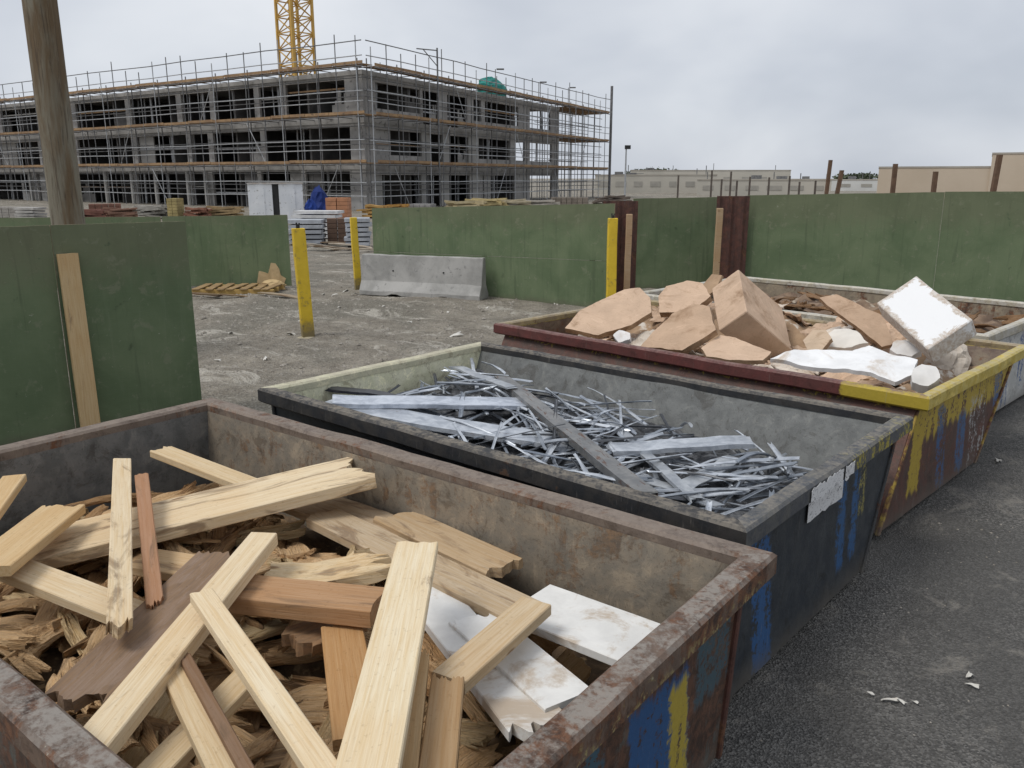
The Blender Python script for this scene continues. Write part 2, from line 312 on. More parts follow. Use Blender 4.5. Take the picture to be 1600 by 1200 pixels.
# ------------------------------------------------------------------ skips
def wall_panel(o, u, L, h, nrm, thick, parent, name, mats, z0=.06, amp=.010, seed=0, lean=0.0, l0=0.0, l1=0.0):
    """dented sheet wall: slot 0 outside (nrm side), slot 1 inside"""
    o, u, nrm = Vector(o), Vector(u), Vector(nrm); nu, nz = max(8, int(L / .12)), 9; mb = MB(); pts = []
    for side in (0, 1):
        for j in range(nz + 1):
            for i in range(nu + 1):
                dn_ = 1 - j / nz; q = o + u * (l0 * dn_ + (L - (l0 + l1) * dn_) * i / nu) - nrm * lean * dn_ + Vector((0, 0, z0 + (h - z0) * j / nz)); e = math.sin(math.pi * i / nu) * math.sin(math.pi * min(1, j / nz + .1))
                pts.append(q + nrm * ((0 if side == 0 else -thick) + amp * e * fbm(q + Vector((seed, 0, 0)), 1.7, 3)))
    n1 = (nu + 1) * (nz + 1); fs = []; ms = []
    for j in range(nz):
        for i in range(nu):
            a = j * (nu + 1) + i; fs.append((a, a + 1, a + nu + 2, a + nu + 1)); ms.append(0); a += n1; fs.append((a + nu + 1, a + nu + 2, a + 1, a)); ms.append(1)
    mb.v = [tuple(p) for p in pts]; mb.f = fs; mb.m = ms
    return mb.build(name, mats, parent, smooth=True)
def rim_rails(parent, pts, z, wd, ht, mats_of, name='rim_rail', seed=0):
    """four mitred box rails on top of the walls"""
    n = len(pts); cx = sum((Vector(p) for p in pts), Vector((0, 0))) / n
    bv = .014; prof = [(0, -ht), (-.0, -ht), (0, -ht), (0, 0)]
    prof = [(0, -ht + bv), (0, -bv), (-bv, 0), (-wd + bv, 0), (-wd, -bv), (-wd, -ht * .55), (-wd + .03, -ht * .6), (-bv, -ht)]   # (outward, up)
    for k in range(n):
        p0, p1, p2, p3 = (Vector(pts[(k + d) % n]) for d in (-1, 0, 1, 2))
        def outn(a, b): d = (b - a).normalized(); return Vector((d.y, -d.x))
        nm, npv, nn = outn(p1, p2), outn(p0, p1), outn(p2, p3); L = (p2 - p1).length; nu = max(6, int(L / .14)); mb = MB()
        def mit(n1, n2): b = (n1 + n2); return b / (1 + n1.dot(n2))
        ma, mbb = mit(npv, nm), mit(nm, nn)
        for i in range(nu + 1):
            f = i / nu; base = p1.lerp(p2, f); off = ma.lerp(mbb, f) if i in (0, nu) else nm
            if 0 < i < nu: d = (p2 - p1).normalized()
            wob = math.sin(math.pi * f) * fbm((base.x + seed, base.y, k), 1.3, 3) * .012; wz = math.sin(math.pi * f) * fbm((base.y, base.x + seed, k + 4), 1.5, 3) * .008
            for (ou, up) in prof:
                q = base + (off * ou if i in (0, nu) else nm * ou) + nm * wob; mb.v.append((q.x, q.y, z + up + wz))
        m_ = len(prof)
        for i in range(nu):
            for j in range(m_): mb.f.append((i * m_ + j, (i + 1) * m_ + j, (i + 1) * m_ + (j + 1) % m_, i * m_ + (j + 1) % m_)); mb.m.append(0)
        mb.f.append(tuple(range(m_))); mb.m.append(0); mb.f.append(tuple(range(nu * m_ + m_ - 1, nu * m_ - 1, -1))); mb.m.append(0)
        o = mb.build(name, mats_of[k], parent)
def skip(corner, rz, L, Wd, h, mats, label, seed, rim_h=.105, rim_w=.085, ins=.055, lean=(0, 0, 0, 0)):
    """local frame: x along the long side, y across; rails/walls order: near side, right end, far side, left end"""
    root = empty('skip', (corner[0], corner[1], 0), rz); tag(root, label, 'skip', 'waste skips standing in a row')
    pts = [(0, 0), (L, 0), (L, Wd), (0, Wd)]; t = .018; ln, lr, lf, ll = lean   # lean: how far each wall foot is set in
    rim_rails(root, pts, h, rim_w, rim_h, mats['rim'], seed=seed)
    hw = h - rim_h - .002; mi = mats['in']
    spec = [((ins, ins, 0), (1, 0, 0), L - 2 * ins, (0, -1, 0), mats['out'][0], mi[0], 'side_wall'), ((L - ins, ins, 0), (0, 1, 0), Wd - 2 * ins, (1, 0, 0), mats['out'][1], mi[1], 'end_wall'),
            ((L - ins, Wd - ins, 0), (-1, 0, 0), L - 2 * ins, (0, 1, 0), mats['out'][2], mi[2], 'side_wall'), ((ins, Wd - ins, 0), (0, -1, 0), Wd - 2 * ins, (-1, 0, 0), mats['out'][3], mi[3], 'end_wall')]
    for k, (o, u, l, n, mo, mn, nm) in enumerate(spec): wall_panel(o, u, l, h - rim_h * .5, n, t, root, nm, [mo, mn], seed=seed + k * 3, lean=lean[k], l0=lean[k - 1], l1=lean[(k + 1) % 4])
    mb = MB(); mb.box((L / 2 + (ll - lr) / 2, Wd / 2 + (ln - lf) / 2, .07), (L - 2 * ins - .06 - ll - lr, Wd - 2 * ins - .06 - ln - lf, .02)); mb.build('floor_plate', mats['in'][2], root)
    for (x, y, dx, dy) in ((L - ins, ins, -lr, ln), (L - ins, Wd - ins, -lr, -lf), (ins, ins, ll, ln), (ins, Wd - ins, ll, -lf)):
        mb = MB(); q = .016; c4 = ((-q, -q), (q, -q), (q, q), (-q, q)); mb.hexa([(x + dx + i, y + dy + j, .05) for i, j in c4] + [(x + i, y + j, hw) for i, j in c4]); bevel(mb.build('corner_post', mats['post'], root), .006)
    for x in (.35, L - .35):
        mb = MB(); mb.box((x, Wd / 2 + (ln - lf) / 2, .03), (.12, Wd - .3 - abs(ln) - abs(lf), .06)); mb.build('skid', mats['post'], root)
    return root
G_ = dict(grime=False)
# skip 1: rusty brown, holds the timber
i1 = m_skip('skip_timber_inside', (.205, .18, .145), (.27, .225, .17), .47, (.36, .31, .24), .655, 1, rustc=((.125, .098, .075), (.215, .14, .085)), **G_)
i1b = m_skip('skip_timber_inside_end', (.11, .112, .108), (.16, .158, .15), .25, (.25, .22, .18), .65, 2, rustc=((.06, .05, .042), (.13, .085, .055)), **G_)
o1 = m_skip('skip_timber_outside', (.075, .088, .082), (.11, .062, .042), .62, (.20, .17, .11), .69, 3,
            marks=[(1, 1.36, 1.80, -.1, .70, .12, (.028, .095, .24), .55), (1, 1.66, 1.80, -.1, .66, .12, (.46, .35, .05), .57), (1, 1.85, 2.15, .45, .84, .1, (.06, .10, .12), .52), (1, .9, 1.2, .3, .8, .1, (.05, .11, .15), .50)], rustc=((.050, .028, .018), (.115, .055, .032)))
r1 = m_skip('skip_timber_rim', (.11, .075, .055), (.15, .10, .072), .55, (.30, .27, .20), .62, 4, top=(.27, .245, .215), grime=False, marks=[(1, .9, 2.2, .84, .90, 0, (.36, .30, .13), .47)])
r1f = m_skip('skip_timber_rim_far', (.145, .11, .088), (.18, .14, .11), .45, (.27, .23, .19), .64, 5, top=(.225, .18, .145), grime=False)
A, B = P(332, 620, .96), P(1215, 863, .96); rz1 = math.atan2((B - A).y, (B - A).x); L1 = (B - A).length; u1 = Vector((math.cos(rz1), math.sin(rz1), 0)); v1 = Vector((-u1.y, u1.x, 0))
W1 = 2.32; C1 = A - v1 * W1
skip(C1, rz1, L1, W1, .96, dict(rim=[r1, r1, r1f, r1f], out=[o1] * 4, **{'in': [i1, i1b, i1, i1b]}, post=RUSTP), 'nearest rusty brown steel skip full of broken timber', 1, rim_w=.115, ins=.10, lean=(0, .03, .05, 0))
# skip 2: dark navy, holds the metal
i2 = m_skip('skip_metal_inside', (.115, .119, .116), (.155, .16, .155), .16, (.24, .245, .24), .68, 6, rustc=((.08, .075, .065), (.11, .085, .06)), **G_)
i2l = m_skip('skip_metal_inside_pale', (.64, .63, .44), (.72, .70, .52), .13, (.36, .34, .08), .68, 7, rustc=((.10, .10, .085), (.19, .18, .13)), **G_)
o2 = m_skip('skip_metal_outside', (.022, .028, .036), (.036, .042, .048), .24, (.13, .13, .125), .70, 8,
            marks=[(1, .22, .42, .02, .80, .18, (.03, .105, .26), .525), (1, 1.30, 1.42, .25, .80, .12, (.03, .105, .25), .51), (1, 1.52, 1.62, .25, .82, .1, (.03, .105, .25), .50), (1, 1.63, 1.72, .5, .84, .1, (.33, .29, .08), .48)], rustc=((.03, .027, .026), (.075, .055, .042)), gloss=.55)
r2 = m_skip('skip_metal_rim', (.022, .023, .026), (.04, .037, .035), .36, (.20, .17, .12), .68, 9, top=(.215, .185, .145), rustc=((.035, .026, .02), (.09, .05, .03)), **G_)
r2r = m_skip('skip_metal_rim_end', (.060, .065, .075), (.10, .10, .095), .3, (.28, .25, .19), .63, 10, top=(.20, .18, .15), grime=False, marks=[(1, 1.25, 2.3, .80, .97, 0, (.42, .35, .05), .47)])
r2l = m_skip('skip_metal_rim_pale', (.50, .48, .34), (.56, .53, .38), .2, (.2, .17, .12), .66, 11, top=(.42, .38, .29), **G_)
A, B, Cq = P(402, 606, .96), P(1167, 828, .96), P(1422, 645, .96); rz2 = math.atan2((B - A).y, (B - A).x); L2 = (B - A).length
s2 = skip(A, rz2, L2, 2.30, .96, dict(rim=[r2, r2r, r2, r2l], out=[o2] * 4, **{'in': [i2, i2, i2, i2l]}, post=m_skip('skip_metal_post', (.03, .032, .036), (.05, .05, .05), .4, None, .7, 12)), 'dark navy steel skip full of shredded metal scrap', 2, rim_w=.10, ins=.075, lean=(.02, 0, .40, .05))
# skip 3: maroon and yellow
i3 = m_skip('skip_card_inside', (.115, .075, .055), (.165, .125, .085), .45, (.24, .21, .15), .68, 13, **G_)
o3 = m_skip('skip_card_outside', (.10, .042, .030), (.075, .045, .035), .40, (.36, .34, .30), .69, 14,
            marks=[(1, .075, 2.7, .58, 1.0, .0, (.48, .35, .045), .53), (1, .55, .72, .05, .75, .25, (.05, .11, .24), .51), (1, 1.35, 1.75, .05, .7, .2, (.46, .46, .45), .46), (1, 1.05, 1.25, .1, .62, .15, (.06, .12, .24), .52), (1, 1.95, 2.15, .1, .8, .2, (.06, .13, .28), .5), (1, .075, .3, .2, 1.0, 0, (.46, .33, .04), .55)])
r3 = m_skip('skip_card_rim', (.125, .036, .032), (.10, .034, .030), .22, (.27, .22, .16), .69, 15, top=(.21, .13, .11), grime=False, marks=[(0, 3.62, 4.6, .8, 1.0, 0, (.48, .36, .04), .62)])
r3y = m_skip('skip_card_rim_yellow', (.46, .34, .05), (.52, .42, .12), .28, (.42, .38, .28), .64, 16, top=(.46, .40, .25), **G_)
r3l = m_skip('skip_card_rim_left', (.33, .26, .13), (.26, .20, .12), .4, (.4, .36, .25), .66, 17, top=(.36, .31, .23), **G_)
A, B = P(771, 505, .96), P(1453, 621, .96); rz3 = math.atan2((B - A).y, (B - A).x); L3 = (B - A).length; u3 = Vector((math.cos(rz3), math.sin(rz3), 0)); v3 = Vector((-u3.y, u3.x, 0)); C3 = A
W3 = 2.55
skip(A, rz3, L3, W3, .96, dict(rim=[r3, r3y, r3l, r3l], out=[o3] * 4, **{'in': [i3] * 4}, post=m_skip('skip_card_post', (.40, .28, .04), (.12, .05, .035), .5, None, .7, 18)), 'maroon and yellow steel skip heaped with cardboard', 3, ins=.10, lean=(-.50, 0, .78, .05))
# skip 4: white, behind it
o4 = m_skip('skip_white_outside', (.43, .43, .41), (.52, .52, .50), .30, (.20, .17, .14), .70, 19,
            marks=[(1, .35, .55, .2, .85, .2, (.07, .13, .30), .55), (1, .75, .95, .1, .8, .2, (.09, .14, .28), .5), (1, 1.3, 1.5, .2, .8, .2, (.07, .13, .30), .5)])
r4 = m_skip('skip_white_rim', (.47, .45, .40), (.40, .36, .27), .22, (.45, .36, .08), .64, 20, top=(.55, .52, .46), **G_)
i4 = m_skip('skip_white_inside', (.17, .135, .095), (.22, .18, .125), .45, (.30, .25, .15), .68, 22, **G_)
A4 = P(1546, 525, .96); e4 = P(1480, 461, .96); rz4 = R(-5.2); u4 = Vector((math.cos(rz4), math.sin(rz4), 0)); v4 = Vector((-u4.y, u4.x, 0)); L4 = 4.2; C4 = A4 - u4 * L4
W4 = (e4 - C4).dot(v4)
skip(C4, rz4, L4, W4, .965, dict(rim=[r4] * 4, out=[o4] * 4, **{'in': [i4] * 4}, post=RUSTP), 'white painted steel skip at the far end of the row', 4, lean=(-.62, 0, .2, 0))

# worn paper label on the dark skip
mb = MB(); base = s2.matrix_basis
mS, tS, bS = mat('worn_label'); v = objc(tS)
f1 = tS.noise(tS.mapv(v, (1, 1, 1)), 26, 6, .7, 1.0); f2 = tS.noise(tS.mapv(v, (30, 30, 50)), 1.3, 4, .6, 1.5)
cS = tS.mix(tS.step(f1, .56, .62), (.66, .66, .66), (.35, .35, .36)); cS = tS.mix(tS.step(f2, .60, .64), cS, (.10, .10, .11))
tS.put(bS.inputs['Base Color'], cS); bS.inputs['Roughness'].default_value = .5
def ragged(mb, c0, L, h, n, amp, x):   # upright ragged paper in the y/z plane
    a = [(x, c0[0] + L * i / n, c0[1] + amp * random.uniform(-1, 1)) for i in range(n + 1)]; b_ = [(x, c0[0] + L * i / n, c0[1] + h + amp * random.uniform(-1, 1)) for i in range(n + 1)]
    bk = [(x - .0015, p[1], p[2]) for p in a], [(x - .0015, p[1], p[2]) for p in b_]; k = len(mb.v); mb.v += a + b_ + bk[0] + bk[1]; m = n + 1
    for i in range(n):
        mb.f += [(k + i, k + i + 1, k + m + i + 1, k + m + i), (k + 2 * m + i, k + 3 * m + i, k + 3 * m + i + 1, k + 2 * m + i + 1), (k + m + i, k + m + i + 1, k + 3 * m + i + 1, k + 3 * m + i), (k + 2 * m + i, k + 2 * m + i + 1, k + i + 1, k + i)]; mb.m += [0] * 4
mb = MB(); ragged(mb, (.84, .70), .48, .14, 10, .008, L2 - .075 + .014)
o = mb.build('paper_label', mS, s2)
mb = MB(); ragged(mb, (.68, .865), .42, .075, 16, .014, L2 + .008); ragged(mb, (1.13, .865), .13, .075, 5, .012, L2 + .008)
o = mb.build('torn_sticker', mS, s2)

# ------------------------------------------------------------------ planks
def plank_mesh(name, L, Wd, T, j0=0.0, j1=0.0, bow=0.0, twist=0.0, seed=0, rough=0.0, mats=None, ny=7, nu=10, cup=0.0):
    rnd = random.Random(seed); ch = min(.004, T * .2); ys = [-Wd / 2 + ch + (Wd - 2 * ch) * i / (ny - 1) for i in range(ny)]
    ring = [(y, T / 2) for y in ys] + [(Wd / 2, T / 2 - ch), (Wd / 2, -T / 2 + ch)] + [(y, -T / 2) for y in reversed(ys)] + [(-Wd / 2, -T / 2 + ch), (-Wd / 2, T / 2 - ch)]
    m = len(ring); mb = MB()
    def offs(j):
        sd0 = rnd.uniform(0, 90); a = [j * (1.3 * fbm((i / (ny - 1) * 2.2 + sd0, 0, 0), 1.0, 2) + .7 * fbm((i / (ny - 1) * 9 + sd0, 3, 0), 1.0, 2) - .3 + (rnd.uniform(-.5, .2) if rnd.random() < .3 else 0)) for i in range(ny)]; b = [x + j * .6 * fbm((i / (ny - 1) * 4 + sd0, 8, 0), 1.0, 2) for i, x in enumerate(a)]
        sl = rnd.uniform(-.6, .6) * j; a = [x + sl * (i / (ny - 1) - .5) for i, x in enumerate(a)]; b = [x + sl * (i / (ny - 1) - .5) for i, x in enumerate(b)]
        return a + [(a[-1] + b[-1]) / 2] * 2 + list(reversed(b)) + [(a[0] + b[0]) / 2] * 2
    o0, o1_ = offs(j0), offs(j1)
    sx, sy_ = rnd.uniform(0, 50), rnd.uniform(0, 50)
    for i in range(nu + 1):
        f = i / nu
        for k, (y, z) in enumerate(ring):
            x = -L / 2 + L * f - o0[k] * (1 - f) ** 3 + o1_[k] * f ** 3
            zz = z + bow * (1 - (2 * f - 1) ** 2) + cup * (y / Wd * 2) ** 2; a = twist * (f - .5); yy = y
            if rough: yy += rough * fbm((x * 3 + sx, y * 6, z * 9), 3, 3); zz += rough * fbm((x * 3 + sy_, y * 9 + 9, z * 5), 3, 3)
            mb.v.append((x, yy * math.cos(a) - zz * math.sin(a), yy * math.sin(a) + zz * math.cos(a)))
    for i in range(nu):
        for k in range(m): mb.f.append((i * m + k, (i + 1) * m + k, (i + 1) * m + (k + 1) % m, i * m + (k + 1) % m)[::-1]); mb.m.append(0)
    for e, idx in ((0, 0), (1, nu)):     # end caps strip top to bottom
        for k in range(ny - 1):
            q = (idx * m + k, idx * m + k + 1, idx * m + (2 * ny + 1 - (k + 1)) , idx * m + (2 * ny + 1 - k)); mb.f.append(q if e else q[::-1]); mb.m.append(0)
        q = (idx * m + ny - 1, idx * m + ny, idx * m + ny + 1, idx * m + ny + 2); mb.f.append(q if e else q[::-1]); mb.m.append(0)
        q = (idx * m + 2 * ny + 1, idx * m + 2 * ny + 2, idx * m + 2 * ny + 3, idx * m + 0); mb.f.append(q if e else q[::-1]); mb.m.append(0)
    me = mb.mesh(name, mats or TIMBER); return me
def frame(PA, PB, up=Vector((0, 0, 1)), roll=0.0):
    d = (PB - PA).normalized(); s = up.cross(d).normalized(); n = d.cross(s)
    if roll: q = Matrix.Rotation(roll, 3, d); s, n = q @ s, q @ n
    M = Matrix((d, s, n)).transposed().to_4x4(); return M, d, s, n
def timber(A, zA, B, zB, wpx, T, color, label, j=(0, 0), stain=.15, roll=0.0, bow=0.0, cat='timber', mtl=None, seed=None, name='timber_plank', rough=.0008, group=None, tol=0, ny=7):
    T *= .86; zA += .085; zB += .085; PA, PB = P(*A, zA), P(*B, zB); M, d, s, n = frame(PA, PB, roll=roll); mid = (PA + PB) / 2
    a, b, im = px(mid - s * .05), px(mid + s * .05), (px(PB) - px(PA)).normalized(); q = b - a; perp = abs(q.x * -im.y + q.y * im.x); Wd = .1 * wpx / perp
    L = (PB - PA).length; sd_ = seed if seed is not None else int(abs(A[0] * 7 + A[1] * 13 + B[0]))
    me = plank_mesh(name, L, Wd, T, j[0], j[1], bow, 0, sd_, rough, mtl or TIMBER, ny=17 if max(j) > .015 else ny, nu=14); o = bpy.data.objects.new(name, me); COL.objects.link(o)
    M.translation = mid - n * T / 2; o.matrix_world = M; o.color = (*color, stain); tag(o, label, cat, group); return o
PALE, PALE2, TAN, ORG, RED, DRK, GRY = (.72, .60, .42), (.64, .51, .33), (.52, .34, .17), (.52, .29, .12), (.40, .23, .14), (.16, .115, .085), (.50, .40, .28)
timber((60, 850), .60, (567, 728), .80, 43, .075, PALE, 'long pale beam with a splintered right end, lying across the back of the timber heap', (.0, .07), .42, seed=5, ny=9)
timber((-25, 885), .76, (100, 788), .74, 44, .055, (.60, .44, .25), 'orange tan plank with a clipped corner on the left end of the pale beam', (0, .03), .05)
timber((-30, 812), .80, (22, 742), .80, 30, .05, (.60, .44, .25), 'short tan plank stub poking up by the left end wall of the nearest skip', (0, .0), .02)
timber((191, 716), .84, (187, 975), .74, 34, .06, PALE, 'pale stained batten with a broken lower end, laid across the long pale beam', (0, .03), .40, roll=R(-8))
timber((221, 740), .82, (242, 942), .66, 25, .04, RED, 'thin reddish brown batten beside the pale stained batten', (.01, .03), .30)
timber((15, 880), .66, (228, 962), .62, 40, .055, PALE, 'pale plank sloping down under the foot of the stained batten', (0, 0), .22)
timber((250, 700), .74, (400, 757), .68, 20, .05, PALE2, 'small pale batten with a chewed end near the back left corner of the skip', (.03, 0), .10)
timber((350, 862), .66, (110, 1095), .62, 66, .05, (.27, .195, .145), 'wide dark stained plank lying beside the pale crossing batten', (.05, .08), .75, rough=.003)
timber((412, 832), .80, (130, 1172), .74, 40, .07, PALE, 'square pale batten running from the heap centre to the near rim', (0, 0), .10)
timber((314, 922), .85, (530, 1232), .84, 41, .05, (.75, .64, .46), 'clean pale batten resting on top of the square pale batten', (.01, 0), .02)
timber((350, 912), .70, (592, 936), .71, 40, .085, (.44, .27, .15), 'thick reddish orange plank with a cut right end in the middle of the heap', (0, .012), .30)
timber((415, 893), .64, (600, 868), .70, 33, .06, PALE2, 'curved splintered offcut behind the reddish orange plank', (.02, .10), .35, rough=.012, bow=-.03)
timber((652, 846), .90, (565, 1235), .86, 78, .05, (.76, .66, .48), 'widest pale board, leaning long from the heap toward the near rim', (.015, 0), .04)
timber((533, 972), .62, (560, 1150), .62, 72, .05, (.47, .28, .13), 'orange brown board end standing under the widest pale board', (.02, 0), .08)
timber((657, 1015), .76, (632, 1225), .74, 31, .05, (.50, .35, .19), 'narrow tan board with a jagged top beside the widest pale board', (.05, 0), .10)
timber((700, 1055), .74, (680, 1230), .72, 56, .05, (.40, .27, .15), 'brown board with a splintered top at the right of the narrow tan board', (.04, 0), .12)
timber((500, 800), .60, (832, 958), .62, 41, .06, GRY, 'long weathered board running under the short grey tan offcut', (.03, 0), .42)
timber((614, 803), .60, (790, 884), .62, 42, .055, (.48, .36, .23), 'weathered board with a broken end along the far wall of the nearest skip', (.04, .03), .38, seed=3)
timber((435, 765), .56, (640, 835), .58, 44, .05, (.46, .36, .25), 'grey weathered board half buried beneath the splintered end of the beam', (.06, .05), .45, rough=.006)
timber((838, 938), .72, (700, 1058), .72, 44, .055, (.58, .46, .31), 'short grey tan offcut lying across the white boards', (0, 0), .20)
timber((388, 1048), .62, (235, 1205), .60, 38, .05, PALE2, 'pale plank lowest in the heap, crossing under the clean pale batten', (0, 0), .10)
timber((268, 1042), .72, (360, 1225), .70, 41, .05, PALE2, 'yellowish plank running down from under the square pale batten', (0, 0), .10)
timber((288, 1022), .74, (395, 1215), .73, 21, .035, (.24, .155, .10), 'thin dark brown lath beside the yellowish plank', (.02, 0), .35)
timber((220, 870), .60, (345, 890), .62, 36, .05, (.58, .42, .25), 'tan plank lying under the thin reddish brown batten', (.03, .02), .3)
timber((455, 1000), .56, (560, 955), .56, 40, .06, (.34, .21, .12), 'brown broken block under the reddish orange plank', (.05, .05), .4, rough=.01)
WHT = (.76, .75, .72)
timber((825, 935), .60, (1045, 1018), .60, 74, .045, WHT, 'clean white laminated board tucked against the right end of the nearest skip', (.0, 0), .0, mtl=WBOARD, cat='board', name='white_board')
timber((655, 905), .585, (850, 1140), .585, 74, .05, WHT, 'longer white board with a chewed lower edge under the grey tan offcut', (.0, .06), .0, mtl=WBOARD, cat='board', name='white_board', seed=8)
timber((735, 960), .60, (890, 1092), .60, 66, .03, WHT, 'white board with a rounded top lying over the chewed white board', (.04, 0), .0, mtl=WBOARD, cat='board', name='white_board', seed=2)

def skipmat(C, u, v): return Matrix(((u.x, v.x, 0, C.x), (u.y, v.y, 0, C.y), (0, 0, 1, 0), (0, 0, 0, 1)))
S1 = skipmat(C1, u1, v1)
HOLE, HOLE2 = S1.inverted() @ P(420, 1110, .45), S1.inverted() @ P(520, 860, .5)
def heap1(x, y):
    e = min(x, L1 - x, W1 - y, max(.25, y)); e = max(0, min(1, e / .9)); right = max(0, (x - 2.5) / 1.3)
    return .545 + .055 * e - .10 * right - .06 * max(0, 1 - abs(y - .5) / .6) - .26 * math.exp(-((x - HOLE.x) ** 2 + (y - HOLE.y) ** 2) / .16) - .12 * math.exp(-((x - HOLE2.x) ** 2 + (y - HOLE2.y) ** 2) / .06) + .05 * fbm((x, y, 2), 1.1, 2)
def mound(name, M, L, Wd, hf, mtl, label, cat, step=.05, amp=.03, ins=.09):
    nx, ny = int((L - 2 * ins) / step), int((Wd - 2 * ins) / step); mb = MB()
    for j in range(ny + 1):
        for i in range(nx + 1):
            x, y = ins + (L - 2 * ins) * i / nx, ins + (Wd - 2 * ins) * j / ny; mb.v.append((x, y, hf(x, y) + amp * fbm((x, y, 7), 5, 4)))
    mb.f = [(j * (nx + 1) + i, j * (nx + 1) + i + 1, (j + 1) * (nx + 1) + i + 1, (j + 1) * (nx + 1) + i) for j in range(ny) for i in range(nx)]; mb.m = [0] * len(mb.f)
    o = mb.build(name, mtl, smooth=True, mat=M); return tag(o, label, cat, kind='stuff')
mound('wood_chips', S1, L1, W1, lambda x, y: heap1(x, y) - .17, m_plain('chip_mound', (.06, .038, .022), (.17, .11, .06), 7, .95, 0, .6, .04, c3=(.34, .24, .13), s3=16), 'brown wood chips filling the bottom of the nearest skip', 'wood chips', amp=.05, ins=.165)
def scatter(name, variants, n, M, region, hf, kinds, cat, tilt, bounds, lift=(-.03, .03), yawf=None, seed=1):
    rnd = random.Random(seed)
    for k in range(n):
        kd = rnd.choices(kinds, [q[0] for q in kinds])[0]; me = variants[rnd.randrange(len(variants))]; xe = [v.co.x for v in me.vertices]; xe = (min(xe), max(xe))
        for attempt in range(40):
            x, y = rnd.uniform(region[0], region[2]), rnd.uniform(region[1], region[3]); yw = yawf(rnd) if yawf else rnd.uniform(0, 6.283); s = rnd.uniform(.8, 1.25)
            dx = (hf(x + .1, y) - hf(x - .1, y)) / .2; dy = (hf(x, y + .1) - hf(x, y - .1)) / .2
            nrm = Vector((-dx, -dy, 1)).normalized()
            Rm = nrm.to_track_quat('Z', 'Y').to_matrix().to_4x4() @ Matrix.Rotation(yw, 4, 'Z') @ Matrix.Rotation(rnd.gauss(0, tilt), 4, 'Y') @ Matrix.Rotation(rnd.gauss(0, tilt), 4, 'X')
            m = Matrix.Translation((x, y, hf(x, y) + rnd.uniform(*lift))) @ Rm @ Matrix.Scale(s, 4); e0, e1 = m @ Vector((xe[0], 0, 0)), m @ Vector((xe[1], 0, 0))
            if all(bounds[0] < e.x < bounds[2] and bounds[1] < e.y < bounds[3] for e in (e0, e1)): break
        else: continue
        o = bpy.data.objects.new(name, me); COL.objects.link(o); o.matrix_world = M @ m
        f = rnd.uniform(.8, 1.15); c = kd[1]; o.color = (c[0] * f, c[1] * f, c[2] * f, rnd.uniform(*kd[2])); tag(o, kd[3], cat, kd[4])
def soft(ms):
    for m in ms: m.polygons.foreach_set('use_smooth', [True] * len(m.polygons))
    return ms
wv = [plank_mesh('wood_scrap', random.uniform(.26, .60), random.uniform(.05, .17), random.uniform(.014, .042), random.uniform(.05, .16), random.uniform(.05, .16), random.uniform(-.05, .05), random.uniform(-.8, .8), 40 + k, random.uniform(.004, .012), ROUGHWOOD, ny=11, nu=12, cup=random.uniform(-.02, .02)) for k in range(18)]
scatter('wood_scrap', wv, 290, S1, (.2, .25, L1 - .25, W1 - .26), heap1,
        [(6, (.66, .46, .265), (.2, .55), 'tan splintered wood scrap lying in the heap under the planks', 'tan splintered wood scraps in the nearest skip'),
         (4, (.46, .29, .15), (.25, .6), 'brown splintered wood scrap lying in the heap under the planks', 'brown splintered wood scraps in the nearest skip'),
         (2, (.64, .49, .29), (.0, .3), 'pale yellow wood scrap lying in the heap under the planks', 'pale wood scraps in the nearest skip')], 'wood scrap', .20, (.20, .24, L1 - .34, W1 - .28), lift=(-.13, .015), yawf=lambda r: r.gauss(2.6, .8))

# ------------------------------------------------------------------ shredded metal
S2 = s2.matrix_basis.copy(); S2 = Matrix.Translation(s2.location) @ Matrix.Rotation(rz2, 4, 'Z')
W2 = 2.30
def heap2(x, y):
    e = max(0, min(1, min(x, L2 - x, y, W2 - y) / .7)); cor = max(0, 1 - math.hypot(x - .15, y - W2 + .15) / 1.1)
    return .66 + .07 * e + .10 * cor + .06 * max(0, 1 - x / 1.2) - .11 * max(0, (x - 1.8) / 2.0) + .03 * fbm((x, y, 4), 1.4, 2)
mound('metal_swarf', S2, L2, W2 - .10, lambda x, y: heap2(x, y) - .07, m_plain('swarf', (.04, .042, .046), (.17, .175, .185), 14, .55, .4, .7, .04, c3=(.30, .31, .33), s3=24), 'dark metal swarf filling the navy skip under the strips', 'metal scrap', amp=.05, ins=.13)
mv = [plank_mesh('metal_strip', random.uniform(.30, .85), random.uniform(.012, .036), .004, random.uniform(.01, .04), random.uniform(.01, .04), random.uniform(-.02, .025), random.uniform(-.6, .6), 80 + k, random.uniform(.002, .006), METAL, ny=4, cup=random.uniform(-.012, .012)) for k in range(16)]
scatter('metal_strip', mv, 300, S2, (.2, .2, L2 - .2, W2 - .24), heap2,
        [(6, (.62, .65, .69), (0, .2), 'thin silver shredded metal strip in the heap of the navy skip', 'silver shredded metal strips in the navy skip'),
         (4, (.34, .37, .41), (0, .35), 'thin blue grey shredded metal strip in the heap of the navy skip', 'blue grey shredded metal strips in the navy skip'),
         (2, (.085, .09, .10), (0, .3), 'thin dark shredded metal strip in the heap of the navy skip', 'dark shredded metal strips in the navy skip')], 'metal strip', .11, (.13, .14, L2 - .18, W2 - .22), lift=(-.045, .05), yawf=lambda r: r.gauss(-.30, .38), seed=3)
